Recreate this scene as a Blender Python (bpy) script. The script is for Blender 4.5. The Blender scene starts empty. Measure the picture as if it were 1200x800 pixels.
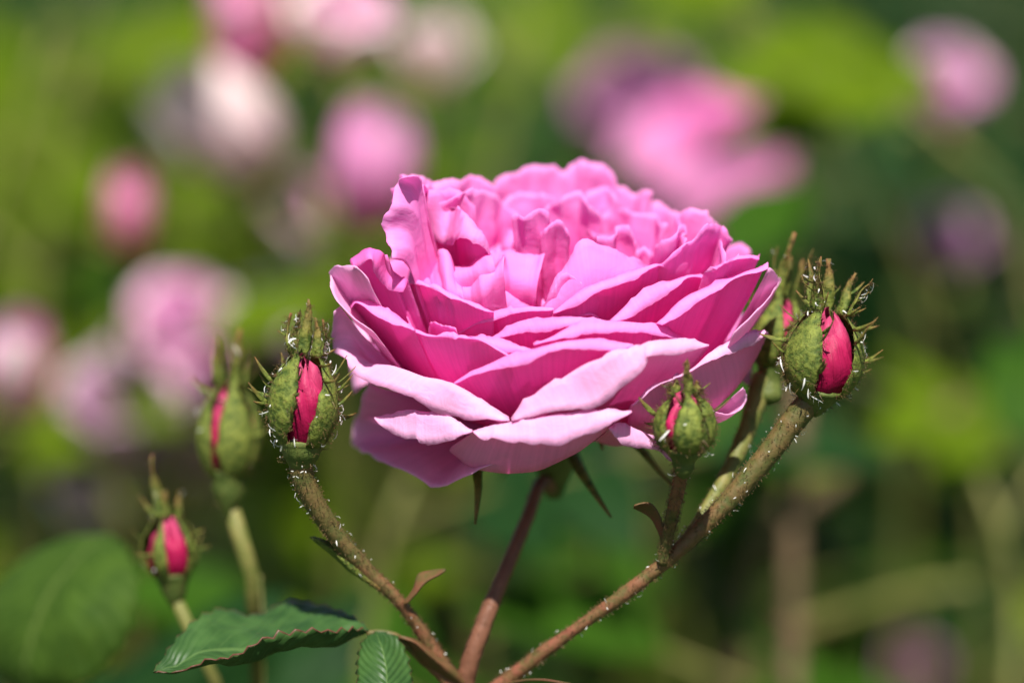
import bpy, math, random
from mathutils import Vector, Matrix, noise
R_ = math.radians
random.seed(7)
scene = bpy.context.scene
col = scene.collection

# ------------------------------------------------------------------ camera
PITCH = R_(15.0)
FOCUS = 0.450
F = Vector((0, math.cos(PITCH), -math.sin(PITCH)))
U = Vector((0, math.sin(PITCH), math.cos(PITCH)))
X = Vector((1, 0, 0))
CAM = Vector((0, 0, 0.75)) - F * 0.452
LENS, SENSOR = 100.0, 36.0
cd = bpy.data.cameras.new('camera'); cam = bpy.data.objects.new('camera', cd); col.objects.link(cam)
cam.location = CAM; cam.rotation_euler = (math.pi / 2 - PITCH, 0, 0)
cd.lens = LENS; cd.sensor_width = SENSOR; cd.clip_start = 0.02; cd.clip_end = 500
cd.dof.use_dof = True; cd.dof.focus_distance = FOCUS; cd.dof.aperture_fstop = 5.2
cd.dof.aperture_blades = 0
scene.camera = cam

# ------------------------------------------------------------------ light
SUN_DIR = Vector((0.02, -0.48, 1.0)).normalized()
SUN_EL = math.asin(SUN_DIR.z)
w = bpy.data.worlds.new('World'); scene.world = w; w.use_nodes = True
nt = w.node_tree; nt.nodes.clear()
sky = nt.nodes.new('ShaderNodeTexSky'); sky.sky_type = 'NISHITA'; sky.sun_disc = False
sky.sun_elevation = SUN_EL; sky.sun_rotation = math.atan2(SUN_DIR.x, SUN_DIR.y)
bg = nt.nodes.new('ShaderNodeBackground'); bg.inputs['Strength'].default_value = 0.055
wo = nt.nodes.new('ShaderNodeOutputWorld')
nt.links.new(sky.outputs[0], bg.inputs[0]); nt.links.new(bg.outputs[0], wo.inputs[0])
sd = bpy.data.lights.new('sun', 'SUN'); sd.energy = 5.0; sd.angle = R_(0.53); sd.color = (1.0, 0.96, 0.89)
sun = bpy.data.objects.new('sun', sd); col.objects.link(sun)
sun.rotation_euler = SUN_DIR.to_track_quat('Z', 'Y').to_euler(); sun.location = (0.3, -0.3, 3)
vs = scene.view_settings
vs.view_transform = 'Standard'; vs.look = 'None'; vs.gamma = 1.0; vs.exposure = 0.85; vs.use_curve_mapping = False
scene.cycles.use_denoising = True
scene.cycles.max_bounces = 10; scene.cycles.diffuse_bounces = 6; scene.cycles.transmission_bounces = 6

# ------------------------------------------------------------------ geometry helpers
def ray(px, py):
    return F + X * ((px - 600) / 1200 * SENSOR / LENS) + U * ((400 - py) / 1200 * SENSOR / LENS)
def at(px, py, d):
    return CAM + ray(px, py) * d

def cr(p0, p1, p2, p3, t):
    t2 = t * t; t3 = t2 * t
    return 0.5 * ((2 * p1) + (p2 - p0) * t + (2 * p0 - 5 * p1 + 4 * p2 - p3) * t2 + (3 * p1 - p0 - 3 * p2 + p3) * t3)
def spline(pts, n):
    """resample a polyline of Vectors to n points along a centripetal-ish Catmull-Rom, by chord length"""
    if len(pts) == 1: return [pts[0].copy() for _ in range(n)]
    L = [0.0]
    for a, b in zip(pts, pts[1:]): L.append(L[-1] + max((b - a).length, 1e-9))
    out = []; k = 0
    for i in range(n):
        s = L[-1] * i / (n - 1)
        while k < len(pts) - 2 and s > L[k + 1]: k += 1
        t = (s - L[k]) / (L[k + 1] - L[k])
        p1, p2 = pts[k], pts[k + 1]
        p0 = pts[k - 1] if k > 0 else p1 * 2 - p2
        p3 = pts[k + 2] if k + 2 < len(pts) else p2 * 2 - p1
        out.append(cr(p0, p1, p2, p3, t))
    return out
def lerp(a, b, t): return a + (b - a) * t

def new_mesh(name, verts, faces, mats, parent=None, org=None, uvs=None, smooth=True, midx=None):
    me = bpy.data.meshes.new(name)
    o0 = org if org is not None else Vector((0, 0, 0))
    me.from_pydata([tuple(v - o0) for v in verts], [], faces)
    for m in (mats if isinstance(mats, (list, tuple)) else [mats]): me.materials.append(m)
    if uvs:
        ul = me.uv_layers.new(name='UVMap')
        vi = [0] * len(me.loops); me.loops.foreach_get('vertex_index', vi)
        flat = [0.0] * (2 * len(vi))
        for i, v in enumerate(vi): flat[2 * i], flat[2 * i + 1] = uvs[v]
        ul.data.foreach_set('uv', flat)
    if smooth: me.polygons.foreach_set('use_smooth', [True] * len(me.polygons))
    if midx: me.polygons.foreach_set('material_index', midx)
    me.update()
    ob = bpy.data.objects.new(name, me); col.objects.link(ob)
    if parent is not None: ob.parent = parent
    elif org is not None: ob.location = org
    return ob
def empty(name, loc, label, cat, group=None):
    e = bpy.data.objects.new(name, None); col.objects.link(e); e.location = loc
    e.empty_display_size = 0.01
    e['label'] = label; e['category'] = cat
    if group: e['group'] = group
    return e

class MB:
    """collects many small pieces into one mesh"""
    def __init__(s): s.v = []; s.f = []; s.uv = []; s.mi = []
    def add(s, v, f, uv=None, mi=0):
        o = len(s.v); s.v += v; s.f += [tuple(i + o for i in q) for q in f]
        s.uv += uv if uv else [(0.5, 0.5)] * len(v); s.mi += [mi] * len(f)
    def build(s, name, mats, parent=None, org=None, smooth=True):
        return new_mesh(name, s.v, s.f, mats, parent, org, s.uv, smooth, s.mi)

def grid(rows):
    """rows: list of lists of Vectors (v-major) -> verts, faces, uvs"""
    nv, nu = len(rows), len(rows[0])
    V = [p for r in rows for p in r]
    Fc = [(j * nu + i, j * nu + i + 1, (j + 1) * nu + i + 1, (j + 1) * nu + i) for j in range(nv - 1) for i in range(nu - 1)]
    uv = [(i / (nu - 1), j / (nv - 1)) for j in range(nv) for i in range(nu)]
    return V, Fc, uv
def loft(rows, nu, nv):
    """smooth surface through control rows (each a list of Vectors)"""
    rs = [spline(r, nu) for r in rows]
    cols = [spline([r[i] for r in rs], nv) for i in range(nu)]
    return [[cols[i][j] for i in range(nu)] for j in range(nv)]
def wobble(rows, amp, freq, seed, v0=0.3, ridge=0.0, pleat=0.0):
    """push a sheet along its normal with smooth noise, more towards its edge"""
    nv, nu = len(rows), len(rows[0]); out = []
    for j in range(nv):
        r = []
        for i in range(nu):
            p = rows[j][i]
            du = rows[j][min(i + 1, nu - 1)] - rows[j][max(i - 1, 0)]
            dv = rows[min(j + 1, nv - 1)][i] - rows[max(j - 1, 0)][i]
            n = du.cross(dv)
            if n.length > 1e-12: n.normalize()
            t = max(0.0, (j / (nv - 1) - v0) / (1 - v0))
            s = noise.noise(p * freq + Vector((seed * 7.13, seed * 3.7, seed * 1.9)))
            s2 = noise.noise(p * freq * 2.7 + Vector((seed * 5.1, 3.3, seed * 2.2)))
            d = amp * t * (s + 0.4 * s2)
            if ridge:
                q = p * freq * .8 + Vector((seed * 2.1, seed * 4.4, seed))
                d += ridge * t * ((1 - 2.2 * abs(noise.noise(q))) + .45 * (1 - 2.2 * abs(noise.noise(q * 2.3))))
            if pleat:            # sharp lengthwise creases that fan out towards the rim
                k = 1.3 + (seed * 7 % 5) * .28; u = i / (nu - 1) + .10 * noise.noise(p * 60) + .12 * math.sin(seed) * t
                w_ = (u * k + seed * .37) % 1.0
                d += pleat * t * (abs(w_ * 2 - 1) * 2 - 1)
            r.append(p + n * d)
        out.append(r)
    return out

def tube(mb, pts, radii, sides=9, nseg=None, bump=0.0, cap=True, uvv=True):
    n = nseg or max(4, 4 * len(pts))
    P = spline(pts, n)
    rr = [v.x for v in spline([Vector((r, 0, 0)) for r in radii], n)] if len(radii) > 1 else [radii[0]] * n
    prev = None; V = []; uv = []
    for k in range(n):
        t = (P[min(k + 1, n - 1)] - P[max(k - 1, 0)]).normalized()
        if prev is None:
            prev = t.orthogonal().normalized()
        prev = (prev - t * prev.dot(t)).normalized(); b = t.cross(prev)
        for s in range(sides):
            a = 2 * math.pi * s / sides
            d = prev * math.cos(a) + b * math.sin(a)
            q = P[k] + d * rr[k]
            if bump: q = q + d * (rr[k] * bump * noise.noise(q * 900) + rr[k] * bump * .7 * noise.noise(q * 2400))
            V.append(q); uv.append((s / sides, k / (n - 1)))
    Fc = [(k * sides + s, k * sides + (s + 1) % sides, (k + 1) * sides + (s + 1) % sides, (k + 1) * sides + s)
          for k in range(n - 1) for s in range(sides)]
    if cap: Fc += [tuple(reversed(range(sides))), tuple(range((n - 1) * sides, n * sides))]
    mb.add(V, Fc, uv)
    return P, rr

# ------------------------------------------------------------------ materials
def mat(name):
    m = bpy.data.materials.new(name); m.use_nodes = True
    n = m.node_tree; n.nodes.clear()
    return m, n
def N(n, t, **kw):
    x = n.nodes.new(t)
    for k, v in kw.items(): setattr(x, k, v)
    return x
def ramp(n, stops):
    r = n.nodes.new('ShaderNodeValToRGB')
    e = r.color_ramp.elements
    while len(e) < len(stops): e.new(0.5)
    for el, (p, c) in zip(e, stops): el.position = p; el.color = (*c, 1)
    return r
def petal_mat(name, base, mid, edge, trans=0.46, vein=0.055, rough=0.6, crinkle=.5):
    """soft petal: deeper at the claw, paler at the rim, fine lengthwise veins, light passes through"""
    m, n = mat(name); L = n.links.new
    uv = N(n, 'ShaderNodeUVMap'); sp = N(n, 'ShaderNodeSeparateXYZ'); L(uv.outputs[0], sp.inputs[0])
    nz = N(n, 'ShaderNodeTexNoise'); nz.inputs['Scale'].default_value = 160; nz.inputs['Detail'].default_value = 3
    tc = N(n, 'ShaderNodeTexCoord'); L(tc.outputs['Object'], nz.inputs['Vector'])
    mp = N(n, 'ShaderNodeMapping'); mp.inputs['Scale'].default_value = (46, 2.4, 1); L(uv.outputs[0], mp.inputs[0])
    ve = N(n, 'ShaderNodeTexNoise'); ve.inputs['Scale'].default_value = 1; ve.inputs['Detail'].default_value = 3; L(mp.outputs[0], ve.inputs['Vector'])
    ad = N(n, 'ShaderNodeMath', operation='MULTIPLY_ADD'); L(nz.outputs[0], ad.inputs[0]); ad.inputs[1].default_value = 0.35; L(sp.outputs[1], ad.inputs[2])
    sb = N(n, 'ShaderNodeMath', operation='SUBTRACT'); L(ad.outputs[0], sb.inputs[0]); sb.inputs[1].default_value = 0.175
    rp = ramp(n, [(0.15, base), (0.6, mid), (1.0, edge)]); L(sb.outputs[0], rp.inputs[0])
    mr = N(n, 'ShaderNodeMapRange'); L(ve.outputs[0], mr.inputs[0]); mr.inputs[1].default_value = .3; mr.inputs[2].default_value = .7
    mr.inputs[3].default_value = 1 - vein; mr.inputs[4].default_value = 1 + vein
    mx = N(n, 'ShaderNodeMix', data_type='RGBA', blend_type='MULTIPLY'); mx.inputs[0].default_value = 1
    L(rp.outputs[0], mx.inputs[6]); L(mr.outputs[0], mx.inputs[7])
    bp = N(n, 'ShaderNodeBsdfPrincipled'); L(mx.outputs[2], bp.inputs['Base Color']); bp.inputs['Roughness'].default_value = rough
    bp.inputs['Specular IOR Level'].default_value = 0.12
    bm = N(n, 'ShaderNodeBump'); bm.inputs['Strength'].default_value = 0.12; bm.inputs['Distance'].default_value = 0.0003
    L(ve.outputs[0], bm.inputs['Height'])
    n3 = N(n, 'ShaderNodeTexNoise'); n3.inputs['Scale'].default_value = 330; n3.inputs['Detail'].default_value = 5; n3.inputs['Roughness'].default_value = .6; n3.inputs['Distortion'].default_value = .8
    L(tc.outputs['Object'], n3.inputs['Vector'])
    b2 = N(n, 'ShaderNodeBump'); b2.inputs['Strength'].default_value = crinkle; b2.inputs['Distance'].default_value = 0.0007
    L(n3.outputs[0], b2.inputs['Height']); L(bm.outputs[0], b2.inputs['Normal']); L(b2.outputs[0], bp.inputs['Normal'])
    tr = N(n, 'ShaderNodeBsdfTranslucent'); L(mx.outputs[2], tr.inputs[0])
    ms = N(n, 'ShaderNodeMixShader'); ms.inputs[0].default_value = trans
    L(bp.outputs[0], ms.inputs[1]); L(tr.outputs[0], ms.inputs[2])
    o = N(n, 'ShaderNodeOutputMaterial'); L(ms.outputs[0], o.inputs[0])
    return m
def plant_mat(name, c1, c2, c3=None, scale=300, rough=0.6, bump=0.3, bdist=0.0006, trans=0.0, vgrad=None, spec=0.3):
    """green tissue: two tones mottled, optional third tone towards v=1"""
    m, n = mat(name); L = n.links.new
    tc = N(n, 'ShaderNodeTexCoord')
    nz = N(n, 'ShaderNodeTexNoise'); nz.inputs['Scale'].default_value = scale; nz.inputs['Detail'].default_value = 4; nz.inputs['Roughness'].default_value = .65
    L(tc.outputs['Object'], nz.inputs['Vector'])
    rp = ramp(n, [(0.35, c1), (0.65, c2)]); L(nz.outputs[0], rp.inputs[0])
    c = rp.outputs[0]
    if c3:
        uv = N(n, 'ShaderNodeUVMap'); sp = N(n, 'ShaderNodeSeparateXYZ'); L(uv.outputs[0], sp.inputs[0])
        a, b = vgrad or (0.6, 1.0)
        mr = N(n, 'ShaderNodeMapRange'); L(sp.outputs[1], mr.inputs[0]); mr.inputs[1].default_value = a; mr.inputs[2].default_value = b
        ml = N(n, 'ShaderNodeMath', operation='MULTIPLY'); L(mr.outputs[0], ml.inputs[0])
        n2 = N(n, 'ShaderNodeMapRange'); L(nz.outputs[0], n2.inputs[0]); n2.inputs[1].default_value = .3; n2.inputs[2].default_value = .6; L(n2.outputs[0], ml.inputs[1])
        mx = N(n, 'ShaderNodeMix', data_type='RGBA'); L(ml.outputs[0], mx.inputs[0]); L(c, mx.inputs[6]); mx.inputs[7].default_value = (*c3, 1)
        c = mx.outputs[2]
    bp = N(n, 'ShaderNodeBsdfPrincipled'); L(c, bp.inputs['Base Color']); bp.inputs['Roughness'].default_value = rough
    bp.inputs['Specular IOR Level'].default_value = spec
    if bump:
        bm = N(n, 'ShaderNodeBump'); bm.inputs['Strength'].default_value = bump; bm.inputs['Distance'].default_value = bdist
        L(nz.outputs[0], bm.inputs['Height']); L(bm.outputs[0], bp.inputs['Normal'])
    o = N(n, 'ShaderNodeOutputMaterial')
    if trans:
        tr = N(n, 'ShaderNodeBsdfTranslucent'); L(c, tr.inputs[0])
        ms = N(n, 'ShaderNodeMixShader'); ms.inputs[0].default_value = trans
        L(bp.outputs[0], ms.inputs[1]); L(tr.outputs[0], ms.inputs[2]); L(ms.outputs[0], o.inputs[0])
    else: L(bp.outputs[0], o.inputs[0])
    return m
def leaf_mat(name, dark, light, vein, edge=None, rough=0.4, trans=0.25, spec=.4, nveins=9):
    """leaf blade, uv u across (0.5 = midrib), v along: midrib, side veins, mottling"""
    m, n = mat(name); L = n.links.new
    tc = N(n, 'ShaderNodeTexCoord'); uv = N(n, 'ShaderNodeUVMap'); sp = N(n, 'ShaderNodeSeparateXYZ'); L(uv.outputs[0], sp.inputs[0])
    nz = N(n, 'ShaderNodeTexNoise'); nz.inputs['Scale'].default_value = 220; nz.inputs['Detail'].default_value = 5; L(tc.outputs['Object'], nz.inputs['Vector'])
    rp = ramp(n, [(0.3, dark), (0.7, light)]); L(nz.outputs[0], rp.inputs[0])
    au = N(n, 'ShaderNodeMath', operation='SUBTRACT'); L(sp.outputs[0], au.inputs[0]); au.inputs[1].default_value = .5
    ab = N(n, 'ShaderNodeMath', operation='ABSOLUTE'); L(au.outputs[0], ab.inputs[0])
    # side veins slant towards the tip
    sl = N(n, 'ShaderNodeMath', operation='MULTIPLY_ADD'); L(ab.outputs[0], sl.inputs[0]); sl.inputs[1].default_value = -0.55; L(sp.outputs[1], sl.inputs[2])
    nw = N(n, 'ShaderNodeTexNoise'); nw.inputs['Scale'].default_value = 90; nw.inputs['Detail'].default_value = 2; L(tc.outputs['Object'], nw.inputs['Vector'])
    sw = N(n, 'ShaderNodeMath', operation='MULTIPLY_ADD'); L(nw.outputs[0], sw.inputs[0]); sw.inputs[1].default_value = .16; L(sl.outputs[0], sw.inputs[2]); sl = sw
    fr = N(n, 'ShaderNodeMath', operation='MULTIPLY'); L(sl.outputs[0], fr.inputs[0]); fr.inputs[1].default_value = nveins
    pp = N(n, 'ShaderNodeMath', operation='PINGPONG'); L(fr.outputs[0], pp.inputs[0]); pp.inputs[1].default_value = .5
    v1 = N(n, 'ShaderNodeMapRange'); L(pp.outputs[0], v1.inputs[0]); v1.inputs[1].default_value = .0; v1.inputs[2].default_value = .09; v1.inputs[3].default_value = .3; v1.inputs[4].default_value = 0
    v2 = N(n, 'ShaderNodeMapRange'); L(ab.outputs[0], v2.inputs[0]); v2.inputs[1].default_value = .008; v2.inputs[2].default_value = .03; v2.inputs[3].default_value = .9; v2.inputs[4].default_value = 0
    vm = N(n, 'ShaderNodeMath', operation='MAXIMUM'); L(v1.outputs[0], vm.inputs[0]); L(v2.outputs[0], vm.inputs[1])
    mx = N(n, 'ShaderNodeMix', data_type='RGBA'); L(vm.outputs[0], mx.inputs[0]); L(rp.outputs[0], mx.inputs[6]); mx.inputs[7].default_value = (*vein, 1)
    c = mx.outputs[2]
    if edge:
        e = N(n, 'ShaderNodeMapRange'); L(ab.outputs[0], e.inputs[0]); e.inputs[1].default_value = .482; e.inputs[2].default_value = .5
        m2 = N(n, 'ShaderNodeMix', data_type='RGBA'); L(e.outputs[0], m2.inputs[0]); L(c, m2.inputs[6]); m2.inputs[7].default_value = (*edge, 1); c = m2.outputs[2]
    hm = N(n, 'ShaderNodeMath', operation='MULTIPLY_ADD'); L(pp.outputs[0], hm.inputs[0]); hm.inputs[1].default_value = 1.6; L(nz.outputs[0], hm.inputs[2])
    bm = N(n, 'ShaderNodeBump'); bm.inputs['Strength'].default_value = .35; bm.inputs['Distance'].default_value = .0006; L(hm.outputs[0], bm.inputs['Height'])
    bp = N(n, 'ShaderNodeBsdfPrincipled'); L(c, bp.inputs['Base Color']); bp.inputs['Roughness'].default_value = rough; bp.inputs['Specular IOR Level'].default_value = spec
    L(bm.outputs[0], bp.inputs['Normal'])
    tr = N(n, 'ShaderNodeBsdfTranslucent'); L(c, tr.inputs[0])
    ms = N(n, 'ShaderNodeMixShader'); ms.inputs[0].default_value = trans
    L(bp.outputs[0], ms.inputs[1]); L(tr.outputs[0], ms.inputs[2])
    o = N(n, 'ShaderNodeOutputMaterial'); L(ms.outputs[0], o.inputs[0])
    return m

M = {}
M['p_in'] = petal_mat('petal_heart_face', (.92, .03, .44), (.94, .17, .62), (.95, .37, .77), crinkle=.3)
M['p_in_b'] = petal_mat('petal_heart_back', (.92, .03, .44), (.93, .13, .55), (.94, .31, .72), crinkle=.3)
M['p_mid'] = petal_mat('petal_middle_face', (.91, .02, .42), (.93, .15, .59), (.95, .33, .75), crinkle=.35)
M['p_mid_b'] = petal_mat('petal_middle_back', (.91, .02, .42), (.92, .10, .51), (.93, .24, .65), crinkle=.35)
M['p_out'] = petal_mat('petal_outer_face', (.88, .22, .56), (.91, .35, .68), (.93, .52, .79), crinkle=.35)
M['p_out_b'] = petal_mat('petal_outer_back', (.82, .20, .50), (.84, .32, .60), (.87, .45, .69), crinkle=.35)
M['bud_p'] = petal_mat('bud_petal', (.22, .003, .035), (.33, .011, .065), (.44, .05, .13), trans=.12, vein=.25, rough=.45)
M['bud_pale'] = petal_mat('bud_petal_opening', (.82, .10, .24), (.88, .26, .46), (.90, .40, .60), trans=.3)
M['fade'] = petal_mat('petal_faded', (.75, .45, .45), (.85, .62, .66), (.88, .76, .74), trans=.3)
M['plum'] = petal_mat('petal_plum_shade', (.26, .05, .17), (.34, .10, .25), (.42, .18, .34), trans=.3)  # dark plum tone that also carries painted shade for the far roses
M['mauve'] = petal_mat('petal_mauve', (.50, .17, .36), (.62, .30, .52), (.70, .44, .62), trans=.3)
M['sepal'] = plant_mat('sepal_green', (.040, .070, .008), (.19, .22, .035), (.19, .07, .03), scale=760, rough=.7, bump=.9, trans=.12, vgrad=(.72, 1.0))
M['hip'] = plant_mat('hip_green', (.045, .075, .012), (.10, .12, .025), scale=380, rough=.6, bump=.6)
M['stem'] = plant_mat('stem_skin', (.065, .075, .018), (.13, .085, .03), (.20, .07, .04), scale=420, rough=.55, bump=.5, vgrad=(.2, .7))
M['stem_red'] = plant_mat('stem_red_skin', (.12, .05, .028), (.18, .075, .042), scale=330, rough=.55, bump=.6)
M['stem_green'] = plant_mat('stem_green_skin', (.09, .11, .02), (.18, .16, .045), scale=240, rough=.6, bump=.4)
M['cane'] = plant_mat('cane_bark', (.11, .075, .04), (.20, .13, .07), scale=160, rough=.8, bump=.5)
M['bristle'] = plant_mat('bristle', (.06, .035, .014), (.15, .09, .035), scale=500, rough=.5, bump=0)
M['speck'] = plant_mat('shed_skin', (.75, .74, .68), (.85, .84, .80), scale=500, rough=.6, bump=0, trans=.3)
M['bract'] = plant_mat('bract', (.09, .07, .02), (.16, .06, .03), scale=360, rough=.6, bump=.4, trans=.15)
M['leaf'] = leaf_mat('leaf_near', (.020, .060, .013), (.050, .115, .026), (.08, .15, .04), edge=(.12, .05, .03), rough=.46, spec=.3, nveins=13)
M['leaf_soft'] = leaf_mat('leaf_matt', (.026, .060, .006), (.048, .095, .010), (.10, .15, .03), rough=.7, spec=.12, nveins=13)
M['leaf_bg'] = leaf_mat('leaf_background', (.017, .058, .0035), (.038, .098, .005), (.055, .11, .011), rough=.6, trans=.35, spec=.08)
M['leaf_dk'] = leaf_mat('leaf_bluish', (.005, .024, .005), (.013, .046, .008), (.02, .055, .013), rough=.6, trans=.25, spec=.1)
M['leaf_lt'] = leaf_mat('leaf_lit_tone', (.072, .135, .003), (.12, .18, .005), (.14, .20, .012), rough=.6, trans=.4, spec=.08)  # yellow-green of sunlit, translucent leaves put into the base colour
print('helpers ready')

# ------------------------------------------------------------------ foreground spray: root
NODE = at(545, 838, 0.468)
SPRAY = empty('rose_spray', Vector((NODE.x - 0.05, NODE.y + 0.05, 0.0)),
              'sharp pink rose in full bloom with hairy buds on red brown stems', 'rose')
SO = SPRAY.location.copy()

# ------------------------------------------------------------------ the open bloom
TILT = R_(27)                      # bloom axis leans towards the camera, measured from the picture plane
BASE = at(650, 490, 0.480)
AX = U * math.cos(TILT) - F * math.sin(TILT)
FW = -U * math.sin(TILT) - F * math.cos(TILT)
MM = 0.001
def bl(x, f, h): return BASE + (X * x + FW * f + AX * h) * MM
def pol(r, th, h): return bl(r * math.sin(th), r * math.cos(th), h)       # th 0 = towards viewer
def to_bl(p):
    q = p - BASE
    return q.dot(X) / MM, q.dot(FW) / MM, q.dot(AX) / MM
def on_cyl(px, py, Rm, side=1):
    """point of the bloom seen at a pixel, at distance Rm (mm) from the bloom's axis, near or far side"""
    d = ray(px, py); o = CAM - BASE
    ox, of = o.dot(X), o.dot(FW); dx, df = d.dot(X), d.dot(FW)
    a = dx * dx + df * df; b = ox * dx + of * df; c = ox * ox + of * of - (Rm * MM) ** 2
    q = b * b - a * c
    s = math.sqrt(max(q, 0.0))
    t = (-b - side * s) / a
    return CAM + d * t
CROP = {'A': (380, 180, 3.811), 'B': (640, 180, 3.811), 'C': (380, 370, 3.811), 'D': (640, 370, 3.811),
        'E1': (440, 180, 6), 'E2': (600, 180, 6), 'E3': (440, 280, 6), 'E4': (600, 280, 6),
        'E5': (760, 230, 6.667), 'E6': (380, 280, 8), 'P': (0, 0, 1)}
def trace(*segs):
    out = []
    for tag, pts in segs:
        ox, oy, s = CROP[tag]
        out += [(ox + x / s, oy + y / s) for x, y in pts]
    return out
def rvals(Rm, n):
    if isinstance(Rm, (int, float)): return [Rm] * n
    k = len(Rm) - 1
    return [lerp(Rm[min(int(i / (n - 1) * k), k - 1)], Rm[min(int(i / (n - 1) * k), k - 1) + 1],
                 i / (n - 1) * k - min(int(i / (n - 1) * k), k - 1)) for i in range(n)]
def prow(pts, Rm, side=1, n=30):
    sm = spline([Vector((x, y, 0)) for x, y in pts], n)
    return [on_cyl(v.x, v.y, r, side) for v, r in zip(sm, rvals(Rm, n))]

hip_mb = MB()
prof = [(-15, 1.5), (-12, 2.4), (-9, 3.6), (-6, 4.1), (-3, 4.0), (-1, 4.3), (0.6, 4.8), (1.2, 3.0), (1.4, 0.3)]
V = []; Fc = []
for (h, r) in prof:
    for s in range(16): V.append(pol(r * (1 + .05 * noise.noise(Vector((h, s, 0)))), 2 * math.pi * s / 16, h))
for k in range(len(prof) - 1):
    for s in range(16): Fc.append((k * 16 + s, k * 16 + (s + 1) % 16, (k + 1) * 16 + (s + 1) % 16, (k + 1) * 16 + s))
hip_mb.add(V, Fc)
BLOOM = hip_mb.build('bloom', M['hip'], SPRAY, SO)
BLOOM['label'] = 'fully open ruffled pink rose bloom'

PN = 0
def petal(rows3, kind='mid', nu=40, nv=34, amp=0.5, freq=110, rbase=2.5, hbase=1.2, e1=.62, e2=1.7, spread=.4, v0=.35, thick=.15, mids=(.3, .6, .85)):
    """rows3: control rows (rim rows) in 3-D; the sheet is continued in to the base of the bloom"""
    global PN; PN += 1
    n = 30
    first = [to_bl(p) for p in spline(rows3[0], n)]
    ths = [math.atan2(x, f) for x, f, h in first]
    for i in range(1, n):
        while ths[i] - ths[i - 1] > math.pi: ths[i] -= 2 * math.pi
        while ths[i] - ths[i - 1] < -math.pi: ths[i] += 2 * math.pi
    thc = sum(ths) / n
    rr = [math.hypot(x, f) for x, f, h in first]; hh = [h for x, f, h in first]
    rows = []
    rows.append([pol(rbase, thc + .3 * (t - thc), hbase) for t in ths])
    for s in mids:
        rows.append([pol(rbase + (r - rbase) * s ** e1, thc + (t - thc) * lerp(spread, 1, s), hbase + (h - hbase) * s ** e2)
                     for t, r, h in zip(ths, rr, hh)])
    rows += rows3
    g = loft(rows, nu, nv)
    for j in range(nv):                  # uneven, slightly torn rim
        t = max(0.0, (j / (nv - 1) - .8) / .2)
        if t > 0:
            for i in range(nu):
                q = g[j][i]; e = noise.noise(q * 260 + Vector((PN, 0, 0))) + .5 * noise.noise(q * 700 + Vector((0, PN, 0)))
                d = (g[j][i] - g[j - 1][i]); d = d.normalized() if d.length > 1e-9 else d
                g[j][i] = q + d * (t * (e + .35 * noise.noise(q * 1600)) * MM * (.9 if kind == 'in' else .5))
    g = wobble(g, amp * MM * (1.7 if kind == 'in' else 1.5), freq, PN, v0, (.8 * amp * MM if kind == 'in' else .4 * amp * MM), (1.9 * amp * MM if kind == 'in' else 0))
    mid = g[int(nv * .6)][nu // 2]      # the upper (inner) face must look towards the bloom's axis
    nn = (g[int(nv * .6)][nu // 2 + 1] - mid).cross(g[int(nv * .6) + 1][nu // 2] - mid)
    x, f, h = to_bl(mid)
    if nn.dot(X * x + FW * f) > 0: g = [list(reversed(r)) for r in g]
    V, Fc, uv = grid(g)
    ms = {'in': ('p_in', 'p_in_b'), 'mid': ('p_mid', 'p_mid_b'), 'out': ('p_out', 'p_out_b')}[kind]
    ob = new_mesh('petal', V, Fc, [M[ms[0]], M[ms[1]]], BLOOM, SO, uv)
    md = ob.modifiers.new('thickness', 'SOLIDIFY'); md.thickness = thick * MM; md.offset = 0; md.material_offset = 1; md.material_offset_rim = 0
    return ob
def P(kind, rows, **kw):
    """rows: list of (trace, R[, side])"""
    rs = [prow(r[0], r[1], r[2] if len(r) > 2 else 1) for r in rows]
    if len(rs) > 1 and kind != 'in':      # keep the rolled rim flat beyond a crisp fold
        rs.insert(-1, [a.lerp(b, .5) + AX * .18 * MM for a, b in zip(rs[-2], rs[-1])])
        rs.insert(-2, [a.lerp(b, .12) + AX * .10 * MM for a, b in zip(rs[-3], rs[-2])])
    petal(rs, kind, **kw)

T = trace
# --- outermost ring, near side
P('out', [(T(('C', [(190, 300), (150, 440), (118, 565), (200, 615), (300, 662), (400, 715), (500, 766), (590, 725), (690, 682), (780, 660)])), [33.5, 33.5, 33, 32.5, 31])], amp=.5, e1=.8, e2=1.0)
P('out', [(T(('C', [(225, 455), (330, 420), (450, 425), (560, 450), (660, 512)])), [35, 33.5]),
          (T(('C', [(224, 457), (280, 512), (360, 545), (415, 552), (428, 576), (480, 574), (560, 548), (662, 516)])), [36.5, 37, 35])], amp=.35, e2=1.2)
P('out', [(T(('C', [(560, 600), (640, 658), (700, 674), (780, 683), (870, 683), (960, 668)]), ('D', [(20, 650), (90, 618), (180, 570), (270, 497), (330, 450)])), 30.5),
          (T(('C', [(664, 520), (720, 490), (830, 465), (940, 445)]), ('D', [(0, 435), (120, 418), (220, 411), (300, 418), (382, 432)])), [33, 33.5, 33]),
          (T(('C', [(666, 520), (690, 546), (720, 560), (745, 541), (790, 546), (870, 561), (960, 576)]), ('D', [(0, 575), (60, 571), (120, 555), (200, 521), (270, 490), (330, 465), (384, 433)])), [35.5, 36.5, 34.5])],
  amp=.3, mids=(.35, .7))
P('out', [(T(('C', [(70, -40), (110, 90), (190, 200), (300, 214), (430, 258), (560, 300), (700, 372), (825, 448)])), [37.5, 34, 32, 31]),
          (T(('C', [(50, -20), (40, 140), (105, 202), (120, 246), (200, 300), (300, 333), (400, 371), (500, 430), (580, 455), (700, 459), (826, 458)])), [38.5, 38, 36, 34, 33])], amp=.35, e2=1.3)
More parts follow.
